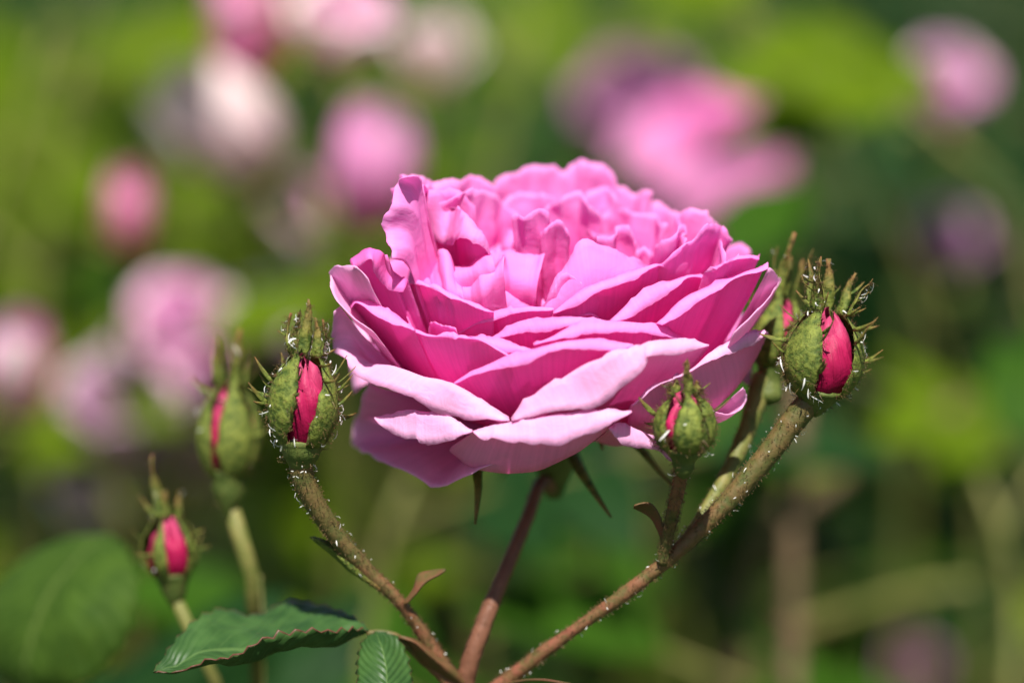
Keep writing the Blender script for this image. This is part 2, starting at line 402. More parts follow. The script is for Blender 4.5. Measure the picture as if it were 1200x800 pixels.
P('out', [(T(('C', [(830, 455), (880, 390), (960, 330)]), ('D', [(76, 268), (200, 200), (300, 155), (420, 120), (520, 100), (620, 97), (726, 131)])), [31.5, 31, 31, 32]),
          (T(('C', [(838, 466), (900, 460), (991, 440)]), ('D', [(120, 421), (230, 406), (340, 322), (420, 258), (452, 204), (437, 181), (500, 177), (560, 171), (640, 157), (727, 133)])), [34, 34, 33.6, 33.4])],
  amp=.25, e2=1.5)
P('out', [(T(('D', [(370, 412), (450, 428), (560, 424), (680, 402), (760, 385), (860, 290), (930, 190), (972, 100)])), [29, 31, 34, 35.5]),
          (T(('D', [(380, 395), (480, 305), (600, 250), (670, 214), (740, 150), (830, 100), (920, 62), (976, 64)])), [31, 32, 33.5, 36.5]),
          (T(('D', [(384, 398), (490, 312), (610, 256), (680, 219), (750, 190), (850, 164), (940, 124), (981, 72)])), [31.6, 33, 35.5, 37.5])], amp=.3, mids=(.4, .75))
P('out', [(T(('D', [(880, 318), (897, 345), (888, 398), (855, 432), (800, 442), (740, 425)])), [36.5, 36.5, 34])], amp=.3)
P('out', [(T(('D', [(284, 492), (330, 475), (440, 520), (505, 548)])), [32, 33]),
          (T(('D', [(286, 500), (340, 566), (420, 588), (500, 600), (555, 652), (585, 640), (590, 600)])), [34, 34.5])], amp=.3, e2=1.2)
P('out', [(T(('E5', [(905, 610), (940, 556), (1000, 605), (1028, 665), (985, 740), (930, 800)]), ('B', [(880, 760), (840, 802)])), [36, 37, 37.5, 36.5])], amp=.3)
P('out', [(T(('E6', [(430, 860), (300, 750), (170, 610), (105, 500), (48, 340), (90, 275), (200, 262), (300, 292), (400, 380)])), [36, 37.5, 38.5, 37, 35])], amp=.5, e2=1.3)
P('mid', [(T(('E6', [(235, 620), (270, 573), (400, 572), (560, 628), (680, 694), (800, 800), (850, 850)])), [35, 32, 29]),
          (T(('E6', [(240, 640), (300, 592), (420, 667), (520, 732), (620, 767), (760, 812), (850, 860)])), [36, 34, 30.5])], amp=.2)
P('mid', [(T(('E6', [(235, 190), (350, 105), (450, 72), (560, 110), (620, 240), (720, 340), (792, 410)])), [35, 31, 27]),
          (T(('E6', [(268, 272), (340, 240), (440, 190), (470, 300), (540, 400), (620, 465), (742, 492)])), [36, 33.5, 29])], amp=.2)
# --- middle rings, near side: standing petals with the rim rolled outwards
P('mid', [(T(('C', [(290, 82), (322, 44), (400, 60), (470, 84), (560, 90), (640, 97), (700, 110), (780, 150), (845, 182)])), [29, 27, 27.5]),
          (T(('C', [(290, 90), (322, 50), (400, 66), (470, 90), (560, 97), (640, 104), (700, 117), (780, 157), (845, 187)])), [29.6, 27.8, 28.2])], amp=.35)
P('mid', [(T(('C', [(580, 305), (640, 265), (740, 212), (840, 172), (960, 135)]), ('D', [(76, 112), (180, 98), (260, 98), (388, 125)])), 28.5),
          (T(('C', [(582, 309), (680, 264), (780, 236), (880, 216), (975, 175)]), ('D', [(60, 152), (140, 152), (200, 157), (300, 150), (389, 128)])), 30.6)], amp=.2)
P('mid', [(T(('E3', [(640, 692), (760, 690), (880, 710), (1000, 740), (1092, 770)])), 25.5),
          (T(('E3', [(690, 700), (800, 745), (900, 785), (1000, 800), (1092, 775)])), 27)], amp=.2)
P('mid', [(T(('E4', [(150, 745), (300, 660), (470, 590), (650, 572), (830, 575), (1000, 590), (1100, 630), (1205, 690)])), 25),
          (T(('E4', [(152, 747), (280, 711), (450, 686), (640, 663), (800, 661), (950, 671), (1080, 691), (1205, 696)])), 27.2)], amp=.15)
P('mid', [(T(('E3', [(815, 690), (900, 640), (1020, 590), (1110, 568)]), ('E4', [(280, 545), (450, 545), (625, 576)])), 22.5),
          (T(('E3', [(830, 696), (960, 671), (1060, 656)]), ('E4', [(200, 650), (330, 616), (470, 590), (625, 580)])), 24.4)], amp=.15)
P('mid', [(T(('E3', [(530, 680), (640, 590), (760, 530), (900, 490), (1040, 470)]), ('E4', [(200, 472), (292, 490)])), 20),
          (T(('E3', [(552, 686), (700, 602), (850, 572), (1000, 526), (1100, 512)]), ('E4', [(200, 506), (293, 496)])), 21.8)], amp=.15)
P('mid', [(T(('E4', [(285, 520), (370, 430), (480, 360), (600, 300), (720, 260), (850, 220), (950, 185), (1030, 180), (1110, 215), (1180, 265)])), [18, 18.5, 20]),
          (T(('E4', [(290, 522), (420, 471), (560, 402), (680, 362), (770, 312), (870, 282), (940, 232), (1030, 190), (1110, 220), (1180, 270)])), [19.6, 20.6, 20.6])], amp=.15)
P('mid', [(T(('E4', [(680, 570), (800, 460), (940, 360), (1060, 300), (1200, 265)]), ('E5', [(350, 610), (480, 600), (560, 588), (606, 600)])), [21.5, 22.5, 26]),
          (T(('E4', [(700, 572), (800, 556), (900, 520), (1000, 450), (1110, 380), (1180, 330)]), ('E5', [(300, 642), (370, 626), (480, 642), (560, 616), (607, 606)])), [23.5, 24.5, 27])], amp=.15)
P('mid', [(T(('E4', [(1000, 590), (1100, 510)]), ('E5', [(260, 800), (430, 715), (560, 648), (700, 600), (830, 568), (932, 500)])), [25, 27, 30, 36]),
          (T(('E4', [(1055, 600), (1160, 545)]), ('E5', [(420, 802), (560, 722), (640, 655), (760, 605), (850, 588), (935, 560)])), [27, 29, 32, 36.8])], amp=.2)
P('mid', [(T(('E5', [(430, 600), (560, 530), (680, 475), (780, 459), (866, 468)])), [27, 31, 33.5]),
          (T(('E5', [(500, 592), (600, 532), (690, 492), (800, 482), (866, 492)])), [28.5, 32.5, 34.5])], amp=.2)
P('mid', [(T(('E3', [(200, 360), (230, 310), (300, 297), (400, 330), (520, 385), (640, 430), (760, 480), (832, 505)])), [26, 23.5, 21.5]),
          (T(('E3', [(196, 372), (236, 322), (300, 309), (395, 346), (505, 402), (625, 444), (745, 494), (832, 512)])), [26.6, 24.2, 22.2])], amp=.3)
P('mid', [(T(('E3', [(372, 660), (390, 580), (470, 605), (570, 628)])), 24.5)], amp=.2)
P('mid', [(T(('E3', [(160, 480), (190, 450), (240, 560), (270, 640)])), 27)], amp=.2)
# --- heart of the bloom: crumpled, folded petals
P('in', [(T(('E3', [(805, 480), (822, 330), (860, 272), (950, 300), (1050, 322), (1135, 340)])), [14, 13.5, 13]),
         (T(('E3', [(806, 440), (832, 250), (890, 140), (1020, 110), (1120, 100), (1192, 94)])), [12.5, 8.5, 8])], amp=.45, freq=230)
P('in', [(T(('E4', [(222, 530), (420, 430), (650, 330), (960, 240)])), [18, 17.6, 17.4]), (T(('E4', [(228, 470), (290, 290), (390, 170), (470, 22), (540, 0), (650, 33), (780, 98), (870, 148), (962, 190)])), [15.5, 12.5, 15])], amp=.2, freq=200, mids=(.4, .8))
P('in', [(T(('E4', [(222, 480), (300, 325), (385, 245), (455, 268), (525, 335)])), [17, 16.4, 17])], amp=.3, freq=200)
P('in', [(T(('E4', [(860, 130), (900, 92), (960, 88), (1025, 135)])), 12)], amp=.3)
P('in', [(T(('E5', [(80, 525), (180, 420), (330, 330), (430, 246), (520, 214), (598, 212), (632, 300), (600, 400), (575, 500)])), [19, 23, 27, 29])], amp=.5, freq=170)
P('in', [(T(('E5', [(36, 436), (130, 330), (280, 218), (312, 290), (300, 340)])), [16, 20, 22])], amp=.4, freq=170)
P('in', [(T(('E5', [(190, 230), (250, 120), (330, 90), (440, 100), (482, 160), (480, 240)])), [20, 24, 27], -1)], amp=.5, freq=170)
P('mid', [(T(('E5', [(560, 440), (620, 390), (690, 378), (765, 384), (797, 430), (790, 470)])), [30, 33, 34], -1)], amp=.4)
P('in', [(T(('E1', [(235, 790), (240, 620), (262, 450), (285, 300), (305, 190)])), [27, 25, 23]),
         (T(('E1', [(120, 740), (66, 600), (58, 445), (95, 350), (150, 210), (228, 142)])), [31, 30, 26])], amp=.3, freq=170)
P('in', [(T(('E1', [(225, 780), (240, 640), (275, 480), (300, 330), (340, 240)])), [26, 24, 22]),
         (T(('E1', [(262, 790), (285, 620), (290, 500), (330, 380), (400, 290)])), [24, 22, 20])], amp=.3, freq=170)
P('in', [(T(('E1', [(270, 470), (320, 340), (420, 268), (520, 330), (620, 395), (690, 500), (780, 600), (822, 700)])), [20, 16.5, 14.5]),
         (T(('E1', [(290, 540), (360, 600), (430, 640), (500, 642), (620, 588), (690, 612), (750, 650), (822, 722)])), [21.5, 18.5, 15.5])], amp=.4, freq=200)
P('in', [(T(('E3', [(390, 410), (500, 385), (620, 410)])), [23.6, 23, 22]), (T(('E3', [(398, 300), (410, 140), (470, 78), (530, 170), (605, 340)])), [21, 19.5, 19.5])], amp=.22, freq=200, mids=(.4, .8))
P('in', [(T(('E3', [(215, 420), (310, 370), (430, 380)])), [24.6, 24, 23.6]), (T(('E3', [(225, 340), (255, 150), (300, 45), (345, 22), (400, 110), (418, 280)])), [23, 20.5, 20])], amp=.22, freq=200, mids=(.4, .8))
P('in', [(T(('E3', [(480, 110), (550, 66), (650, 44), (740, 70), (815, 125)])), [16, 14.5, 14])], amp=.25, freq=200)
P('in', [(T(('E3', [(540, 300), (650, 270), (760, 225), (840, 195)])), [20.5, 19, 17]), (T(('E3', [(540, 225), (640, 182), (740, 135), (820, 120)])), [18, 16.5, 15])], amp=.2, freq=200, mids=(.4, .8))
P('in', [(T(('E3', [(590, 430), (700, 400), (800, 335), (900, 250)])), [21.3, 20, 17]), (T(('E3', [(590, 345), (690, 288), (790, 215), (870, 155), (910, 125)])), [19.5, 17.5, 15])], amp=.2, freq=200, mids=(.4, .8))
P('in', [(T(('E2', [(0, 450), (100, 410), (212, 392), (235, 460), (240, 540)])), [8, 6, 4])], amp=.4, freq=240)
P('in', [(T(('E2', [(200, 560), (260, 510), (330, 460), (380, 510), (410, 600)])), [6, 5, 5])], amp=.4, freq=240)
P('in', [(T(('E2', [(220, 400), (300, 330), (420, 270), (560, 300), (610, 420)])), [9, 9, 9], -1)], amp=.5, freq=200)
P('in', [(T(('E2', [(600, 600), (700, 560), (800, 510), (850, 560), (870, 660)])), [10, 10, 11])], amp=.4, freq=200)
P('in', [(T(('E2', [(640, 420), (760, 380), (880, 400), (1000, 440), (1110, 500)])), [16, 17, 19], -1)], amp=.5, freq=190)
P('in', [(T(('E1', [(120, 330), (160, 200), (215, 158), (280, 165), (350, 195), (430, 214), (520, 205)])), [27, 24, 21], -1)], amp=.4, freq=170)
P('in', [(T(('E1', [(300, 420), (380, 300), (480, 262), (600, 280), (700, 360)])), [17, 14, 13])], amp=.4, freq=200)
# far side rims that make the upper outline
P('in', [(T(('E1', [(270, 260), (330, 205), (430, 214), (560, 184), (680, 158), (770, 190), (840, 225)])), [24, 20, 18], -1)], amp=.5, freq=170)
P('in', [(T(('E1', [(790, 260), (850, 180), (920, 132), (1020, 104), (1120, 90), (1200, 98)]), ('E2', [(300, 90), (390, 130)])), [22, 23, 23], -1)], amp=.5, freq=170)
P('in', [(T(('E2', [(370, 180), (395, 85), (450, 57), (540, 52), (620, 66), (700, 130), (740, 215)])), 24, -1)], amp=.5, freq=170)
P('in', [(T(('E2', [(710, 300), (740, 240), (800, 234), (860, 265), (930, 245), (978, 243), (962, 330), (930, 420)])), 25, -1)], amp=.4, freq=190)
P('in', [(T(('E2', [(900, 420), (960, 372), (1050, 368), (1150, 402), (1200, 450)])), [25, 27], -1)], amp=.4, freq=170)
P('in', [(T(('E1', [(420, 330), (560, 290), (700, 250), (850, 300), (960, 380), (1020, 500)])), [15, 13, 12], -1)], amp=.6, freq=190)
P('in', [(T(('E1', [(860, 380), (980, 300), (1120, 260), (1200, 280)]), ('E2', [(320, 340), (360, 420)])), [16, 16, 15], -1)], amp=.6, freq=190)
P('in', [(T(('E2', [(480, 330), (560, 260), (660, 240), (740, 300), (760, 420)])), [18, 18], -1)], amp=.6, freq=190)

# --- filling petals between the traced ones, and the far outer ring
rnd = random.Random(11)
def proc_petal(th, Rr, h, half, kind, lip=0.0, drop=0.0, amp=.6, freq=180, notch=0.0):
    n = 16; r1 = []; r2 = []
    ph = rnd.random() * 6
    for i in range(n):
        u = -1 + 2 * i / (n - 1)
        cut = 1 - .28 * abs(u) ** 3 - .05 * math.sin(3 * u + ph) - notch * math.exp(-(u / .16) ** 2)
        t = th + half * u
        r1.append(pol(Rr * (1 - .06 * abs(u)), t, h * cut))
        if lip: r2.append(pol((Rr + lip) * (1 - .04 * abs(u)), t, h * cut - drop))
    petal([r1, r2] if lip else [r1], kind, amp=amp, freq=freq, nu=24, nv=18)
for k in range(46):
    th = k * 2.399 + rnd.uniform(-.3, .3); Rr = 3.0 + 18.5 * (k / 46) ** .75
    hh = rnd.uniform(26, 31.5) - (3.5 if math.cos(th) > .2 else 0) - (1.5 if Rr < 7 else 0)
    proc_petal(th, Rr, hh, rnd.uniform(.35, .7) * (1.5 if Rr < 8 else .75), 'in', rnd.choice((-2.2, -1.2, 1.2, 2.4)), rnd.uniform(-1.2, .8), amp=.75, notch=rnd.choice((0, .06, .1)))
for k in range(9):        # far side, hidden from the front
    th = math.pi + (k - 4) * .33; proc_petal(th, 29 + 2 * (k % 2), 23 + rnd.uniform(-1, 1), .42, 'mid', 2.5, 1.5, amp=.5)
for k in range(8):
    th = math.pi + (k - 3.5) * .36; proc_petal(th, 31 + 1.5 * (k % 2), 15 + rnd.uniform(-1, 1), .48, 'out', 3, 2.0, amp=.5)
for k in range(7):        # shaded layers between heart and near rim
    th = (k - 3) * .42; proc_petal(th, 17 + (k % 2) * 2, 22, .4, 'mid', amp=.3)

# ------------------------------------------------------------------ buds, stems and leaves of the spray
rb = random.Random(5)
def spike(mb, p, d, ln, r):
    d = d.normalized(); a = d.orthogonal().normalized(); b = d.cross(a)
    tip = p + d * ln
    V = [p + a * r, p - a * r * .5 + b * r * .87, p - a * r * .5 - b * r * .87, tip]
    mb.add(V, [(0, 1, 3), (1, 2, 3), (2, 0, 3)])
    g = r * 1.5                                        # gland at the tip
    V = [tip + a * g, tip - a * g * .5 + b * g * .87, tip - a * g * .5 - b * g * .87, tip + d * g * 1.5, tip - d * g]
    mb.add(V, [(0, 1, 3), (1, 2, 3), (2, 0, 3), (1, 0, 4), (2, 1, 4), (0, 2, 4)])
def flake(mb, p, nrm, ln, w):
    """a shed insect skin: a little bent, ragged white sliver"""
    d = Vector((rb.gauss(0, 1), rb.gauss(0, 1), rb.gauss(0, 1))); d = (d - nrm * d.dot(nrm) * .4).normalized()
    s = d.cross(nrm).normalized(); up = nrm
    V = []
    for k in range(4):
        t = k / 3; ww = w * (.35 + .9 * math.sin(math.pi * min(1, t + .15)))
        c = p + d * ln * (t - .5) + up * (.0003 + ln * .22 * math.sin(t * 2.6))
        V += [c - s * ww, c + up * ww * .8, c + s * ww]
    Fc = []
    for k in range(3):
        o = k * 3; Fc += [(o, o + 1, o + 4, o + 3), (o + 1, o + 2, o + 5, o + 4)]
    mb.add(V, Fc)
    if ln > .0009:
        for k in range(2):
            q = p + d * ln * rb.uniform(-.4, .4); e = (s * rb.choice((-1, 1)) + up * .6).normalized()
            mb.add([q, q + d * w * .5, q + e * ln * .5], [(0, 1, 2)])

BPROF = [(0, .27), (.06, .35), (.16, .43), (.3, .49), (.45, .50), (.6, .46), (.74, .38), (.86, .27), (.95, .16), (1.0, .06)]
def bprof(z, prof=BPROF):
    if z <= prof[0][0]: return prof[0][1]
    for (a, ra), (b, rb_) in zip(prof, prof[1:]):
        if z <= b: return ra + (rb_ - ra) * (z - a) / (b - a)
    return prof[-1][1]
def make_bud(parent, org, pos, axis, face, height, width, sepals, hip=(.34, .21), specks=20, bristles=520, label=None,
             pmat='bud_p', detail=True, roll=0.0, stem_r=.0011, twist=0.0):
    """pos: foot of the calyx; axis: up; face: direction treated as azimuth 0; sepals: (azimuth, half width deg, length, flare, lobes)"""
    az = axis.normalized(); ay = (face - az * face.dot(az)).normalized(); axx = ay.cross(az)
    H, W = height, width
    def L(r, th, z): return pos + (axx * math.sin(th) + ay * math.cos(th)) * r + az * z
    # swollen hip under the bud
    mb = MB(); V = []; Fc = []; S = 14; hl, hr = hip
    pr = [(-hl * H - .12 * H, stem_r * .2), (-hl * H - .07 * H, stem_r * .75), (-hl * H, stem_r * 1.1), (-hl * H * .75, lerp(stem_r * 1.2, W * hr, .55)), (-hl * H * .45, W * hr), (-hl * H * .15, W * max(hr, .26) * 1.08), (.0, W * .31), (.06 * H, W * .34), (.1 * H, W * .05)]
    zs = spline([Vector((z, r, 0)) for z, r in pr], 18)
    for q in zs:
        for s in range(S):
            p = L(max(q.y, 1e-5), 2 * math.pi * s / S, q.x)
            V.append(p + (p - (pos + az * q.x)) * .12 * noise.noise(p * 700))
    for k in range(17):
        for s in range(S): Fc.append((k * S + s, k * S + (s + 1) % S, (k + 1) * S + (s + 1) % S, (k + 1) * S + s))
    mb.add(V, Fc)
    bud = mb.build('bud', M['hip'], parent, org)
    if label: bud['label'] = label
    # rolled petals: overlapping spiral wraps
    for k in range(6):
        t0 = k * 2 * math.pi / 6 + roll; g = []
        for j in range(14):
            z = .05 + .93 * j / 13; r = []
            for i in range(14):
                u = i / 13; th = t0 + u * 1.75 + z * .7
                rr = W * bprof(z) * (.96 - .26 * u + .03 * math.sin(7 * z + 2 * k)) - W * .05 * max(0, 1 - 9 * u) 
                zz = z * (1 - .16 * abs(2 * u - 1) ** 2.5 - .03 * k)
                r.append(L(rr, th, H * zz))
            g.append(r)
        g = wobble(g, .0009, 260, k + 3, .1, .0005)
        V, Fc, uv = grid(g); new_mesh('petal', V, Fc, M[pmat], bud, org, uv)
    hb = MB(); fb = MB(); surf = []
    for si, (a, hw, ln, flare, lobes) in enumerate(sepals):
        a = R_(a); hw = R_(hw); g = []; nj = 22; NI = 7
        tend = H * ln
        for j in range(nj):
            v = j / (nj - 1); r = []
            body = min(1.0, v / .62)
            wv = hw * (math.sin(math.pi * min(1, .28 + .62 * body)) ** .8) if v < .62 else 0
            for i in range(NI):
                u = -1 + 2 * i / (NI - 1)
                if v <= .62:
                    z = .92 * body; th = a + wv * u + twist * (z - .4)
                    rr = W * bprof(z) * 1.03 + W * .03 * (1 - u * u) + W * .035 * (u * u) * (1 if flare > .3 else .3)
                    q = L(rr, th, H * z)
                else:
                    t = (v - .62) / .38
                    z0 = .92; a_ = a + twist * .52; wl = W * (.05 * (1 - t) + .065 * math.sin(math.pi * t ** .5) * (1 + .3 * math.sin(15 * t + si)) + .002)
                    rr = W * bprof(z0) * 1.03 + W * .03 + tend * flare * t ** 1.4
                    dirz = H * z0 + tend * t * (1 - .35 * flare)
                    c = L(rr, a_, dirz)
                    side = axx * math.cos(a_) - ay * math.sin(a_)
                    q = c + side * wl * u * .8 + (axx * math.sin(a) + ay * math.cos(a)) * (wl * .45 * u * u)
                    q += side * (tend * .10 * math.sin(2.5 * t + si * 2.1) * t)
                r.append(q)
            g.append(r)
        g = wobble(g, .0007, 380, si + 11, .05, .0002)
        for j in range(2, nj):
            for e, i2 in ((0, 1), (NI - 1, NI - 2)):
                g[j][e] = g[j][e] + (g[j][e] - g[j][i2]) * .55 * noise.noise(g[j][e] * 1500)
        V, Fc, uv = grid(g)
        sb = MB(); sb.add(V, Fc, uv)
        # leafy side lobes
        for k in range(lobes):
            j = rb.choice((4, 6, 7, 8, 9, 10, 11, 12, 13, 16, 17)); e = rb.choice((0, NI - 1)); p = g[j][e]
            out = (p - (pos + az * (p - pos).dot(az))).normalized(); tang = (g[j][e] - g[j][NI // 2]).normalized()
            d = (tang * rb.uniform(.05, .6) + out * rb.uniform(.7, 1.0) + az * rb.uniform(-.3, .9)).normalized()
            ll = W * (rb.uniform(.22, .45) if j < 15 else rb.uniform(.12, .22)); wd = ll * rb.uniform(.06, .11); nrm = d.cross(az).normalized() if rb.random() < .5 else out
            s = d.cross(nrm).normalized(); rows = []
            for q in range(6):
                t = q / 5; c = p + d * ll * t + az * ll * .25 * t * t; ww = wd * (math.sin(math.pi * (.25 + .72 * t)) + .02)
                rows.append([c - s * ww, c + nrm * ww * .3, c + s * ww])
            V2, F2, uv2 = grid(rows); sb.add(V2, F2, [(x, .55 + .45 * y) for x, y in uv2])
            if detail:
                for q in range(5):
                    t = rb.random(); spike(hb, p + d * ll * t + az * ll * .25 * t * t, s * rb.choice((-1, 1)) + d * .5, rb.uniform(.0003, .0007), .00004)
        ob = sb.build('sepal', M['sepal'], bud, org)
        md = ob.modifiers.new('thickness', 'SOLIDIFY'); md.thickness = .00012; md.offset = 0
        for j in range(1, nj - 1):
            for i in range(NI):
                c = g[j][i]; nn = (g[j][min(i + 1, NI - 1)] - g[j][max(i - 1, 0)]).cross(g[j + 1][i] - g[j - 1][i])
                if nn.length > 1e-14:
                    nn.normalize(); rad = c - (pos + az * (c - pos).dot(az))
                    if nn.dot(rad) < 0: nn = -nn
                    surf.append((c, nn, i in (0, NI - 1)))
    for q in zs[3:-3]:
        for s in range(8):
            th = rb.random() * 6.28; p = L(q.y, th, q.x); surf.append((p, (p - (pos + az * q.x)).normalized(), False))
    edge_s = [s for s in surf if s[2]]
    for k in range(bristles):
        p, nn, e = rb.choice(edge_s) if rb.random() < .5 and edge_s else rb.choice(surf)
        p = p + Vector((rb.gauss(0, 1), rb.gauss(0, 1), rb.gauss(0, 1))) * W * .015
        d = nn + Vector((rb.gauss(0, .5), rb.gauss(0, .5), rb.gauss(0, .5)))
        spike(hb, p, d, rb.uniform(.0003, .0012) if rb.random() < .6 else rb.uniform(.0001, .0003), .00006)
    if bristles:
        o = hb.build('bristles', M['bristle'], bud, org, False); o['kind'] = 'stuff'
    if specks:
        for k in range(specks):
            p, nn, e = rb.choice(surf)
            if nn.dot(-F) < -.2: nn = nn; 
            flake(fb, p + nn * .0003, (nn + Vector((rb.gauss(0, .5), rb.gauss(0, .5), rb.gauss(0, .5)))).normalized(), rb.choice((.0005, .0008, .0012, .0017, .0022)), rb.uniform(.00007, .00013))
        o = fb.build('shed_insect_skins', M['speck'], bud, org, True); o['kind'] = 'stuff'
    return bud

def make_stem(parent, org, pts, radii, m='stem', name='stem', hairs=0, specks=0, bump=.10, sides=12, hl=(.00015, .00055)):
    mb = MB(); Pq, rr = tube(mb, pts, radii, sides, nseg=max(12, 7 * len(pts)), bump=bump)
    ob = mb.build(name, M[m], parent, org)
    def pick(top=1.0):
        k = 1 + int((len(Pq) - 3) * rb.random() ** top); t = rb.random()
        c = Pq[k].lerp(Pq[k + 1], t); ax = (Pq[k + 1] - Pq[k]).normalized()
        v = Vector((rb.gauss(0, 1), rb.gauss(0, 1), rb.gauss(0, 1))); v = (v - ax * v.dot(ax)).normalized()
        return c + v * rr[k], v
    if hairs:
        hb = MB()
        for k in range(hairs):
            p, v = pick(); spike(hb, p, v + Vector((rb.gauss(0, .35), rb.gauss(0, .35), rb.gauss(0, .35))), rb.uniform(*hl), .00006)
        o = hb.build('bristles', M['bristle'], ob, org, False); o['kind'] = 'stuff'
    if specks:
        fb = MB()
        for k in range(specks):
            p, v = pick(2.0); flake(fb, p + v * .0001, v, rb.choice((.0003, .0004, .0006, .0009)), rb.uniform(.00006, .0001))
        o = fb.build('shed_insect_skins', M['speck'], ob, org, True); o['kind'] = 'stuff'
    return ob
def traced_sheet(name, rows, m, parent, org, nu=28, nv=13, amp=.0, serr=0.0, freq=200, thick=.00025, seed=1):
    """rows: lists of (px, py, depth)"""
    g = loft([[at(*q) for q in r] for r in rows], nu, nv)
    if amp: g = wobble(g, amp, freq, seed, -1.0, amp * .4)
    if serr:
        for i in range(nu):
            for j, k in ((0, 1), (nv - 1, nv - 2)):
                d = (g[j][i] - g[k][i]); d = d.normalized() if d.length > 1e-9 else d
                g[j][i] = g[j][i] + d * serr * ((i % 3) / 2.0 - .5)
    V, Fc, uv = grid(g)
    uv = [(y, 1 - x) for x, y in uv]
    ob = new_mesh(name, V, Fc, M[m], parent, org, uv)
    if thick:
        md = ob.modifiers.new('thickness', 'SOLIDIFY'); md.thickness = thick; md.offset = 0
    return ob

VIEW = -F
def up2(dx, dy, toward=0.0):      # direction in the picture plane (pixels, y down) plus a lean towards the viewer
    return (X * dx - U * dy + VIEW * toward * math.hypot(dx, dy)).normalized()
# stems
make_stem(SPRAY, SO, [BASE + AX * -.0135, at(634, 566, .479), at(619, 604, .474), at(600, 650, .470), at(577, 705, .467), at(556, 760, .466), at(545, 800, .467), NODE],
          [.0013, .0012, .00115, .0011, .0011, .0012, .0014, .0017], 'stem_red', hairs=260)
make_stem(SPRAY, SO, [at(352, 540, .452), at(354, 556, .4525), at(364, 580, .4535), at(390, 622, .456), at(430, 668, .459), at(466, 703, .461), at(497, 745, .464), at(523, 787, .466), NODE],
          [.0019, .0017, .0014, .00115, .00105, .00095, .00095, .0011, .0016], 'stem', hairs=1300, specks=80)
make_stem(SPRAY, SO, [at(956, 462, .4535), at(946, 474, .4537), at(930, 492, .454), at(903, 528, .4545), at(862, 577, .455), at(818, 622, .456), at(775, 662, .457), at(715, 708, .459), at(650, 754, .462), at(590, 800, .4655), NODE],
          [.0022, .0016, .00125, .0011, .0011, .0012, .00105, .0009, .0009, .00105, .0016], 'stem', hairs=1400, specks=85)
make_stem(SPRAY, SO, [at(776, 660, .456), at(783, 625, .454), at(793, 580, .449), at(799, 545, .4455), at(800, 532, .4445)], [.0009, .0009, .0009, .0010, .0012], 'stem', hairs=700, specks=8)
make_stem(SPRAY, SO, [at(798, 640, .458), at(828, 596, .461), at(852, 556, .464), at(872, 512, .467), at(887, 468, .469), at(895, 440, .470)], [.0008, .00085, .0009, .0010, .0013, .0019], 'stem_green', hairs=300, specks=36)
make_stem(SPRAY, SO, [NODE, NODE + Vector((-.004, .003, -.05)), NODE + Vector((-.02, .02, -.22)), NODE + Vector((-.04, .04, -.45)), Vector((SO.x, SO.y, -.01))],
          [.0022, .0021, .0026, .0034, .0042], 'cane', name='cane', hairs=0)
# buds
make_bud(SPRAY, SO, at(353, 522, .4515), up2(6, -110, .10), VIEW + X * .0, .0155, .0106,
         [(-66, 42, 0.40, .08, 7), (56, 46, 0.50, .02, 8), (118, 40, 0.44, .10, 7), (185, 44, 0.58, .04, 3), (-128, 42, 0.40, .12, 6)],
         hip=(.16, .29), specks=110, bristles=1600, twist=R_(-38), label='plump bud beside the bloom split to show a crimson slit', roll=.4, stem_r=.0021)
make_bud(SPRAY, SO, at(802, 530, .4440), up2(2, -110, .12), VIEW, .0100, .0093,
         [(-8, 33, .58, .02, 2), (-64, 36, .12, .10, 3), (-128, 40, .2, .06, 2), (140, 42, .2, .05, 2), (74, 34, .2, .14, 3)],
         hip=(.30, .2), specks=6, bristles=1240, label='small round green bud in front of the lowest petals', roll=1.0, stem_r=.0013)
make_bud(SPRAY, SO, at(957, 463, .4535), up2(16, -110, .08), VIEW + X * .12, .0146, .0124,
         [(50, 38, 0.61, .10, 9), (-68, 36, 0.50, .42, 9), (-130, 40, 0.50, .3, 5), (118, 40, 0.58, .26, 6), (-178, 40, 0.58, .1, 3)],
         hip=(.12, .24), specks=100, bristles=1700, label='bud crusted with white flecks at the tip of its branch', roll=1.65, stem_r=.0019, pmat='bud_p')
make_bud(SPRAY, SO, at(905, 430, .470), up2(18, -100, .0), VIEW + X * -.2, .0125, .0085,
         [(-70, 40, .75, .2, 3), (20, 40, .9, .12, 4), (90, 36, .7, .1, 2), (160, 40, .6, .1, 2), (-140, 38, .6, .2, 2)],
         hip=(.40, .24), specks=14, bristles=520, label='slender bud half hidden behind the flecked bud', roll=.2, stem_r=.0024)
# spent sepals hanging under the bloom
for k, pts in enumerate(([(563, 546, .466), (561, 570, .462), (559, 595, .460), (557, 614, .459)], [(664, 520, .478), (680, 552, .470), (698, 580, .466), (716, 606, .464)],
             [(742, 520, .472), (762, 540, .468), (776, 556, .467), (792, 574, .467)], [(702, 508, .470), (704, 518, .468), (706, 527, .467)], [(620, 520, .49), (600, 540, .50), (585, 560, .505)])):
    q = [at(*p) for p in pts]; n = 12; c = spline(q, n); rows = []
    root = BASE + AX * -.0005
    c = spline([root.lerp(q[0], .0), root.lerp(q[0], .5) - U * .001] + q, 16)
    for j in range(16):
        t = j / 15; wd = .0011 * (math.sin(math.pi * (.3 + .68 * t))) + .00006
        rows.append([c[j] - X * wd, c[j] + VIEW * wd * .5, c[j] + X * wd])
    V, Fc, uv = grid(rows); ob = new_mesh('sepal', V, Fc, M['sepal'], BLOOM, SO, uv)
    md = ob.modifiers.new('thickness', 'SOLIDIFY'); md.thickness = .0003; md.offset = 0
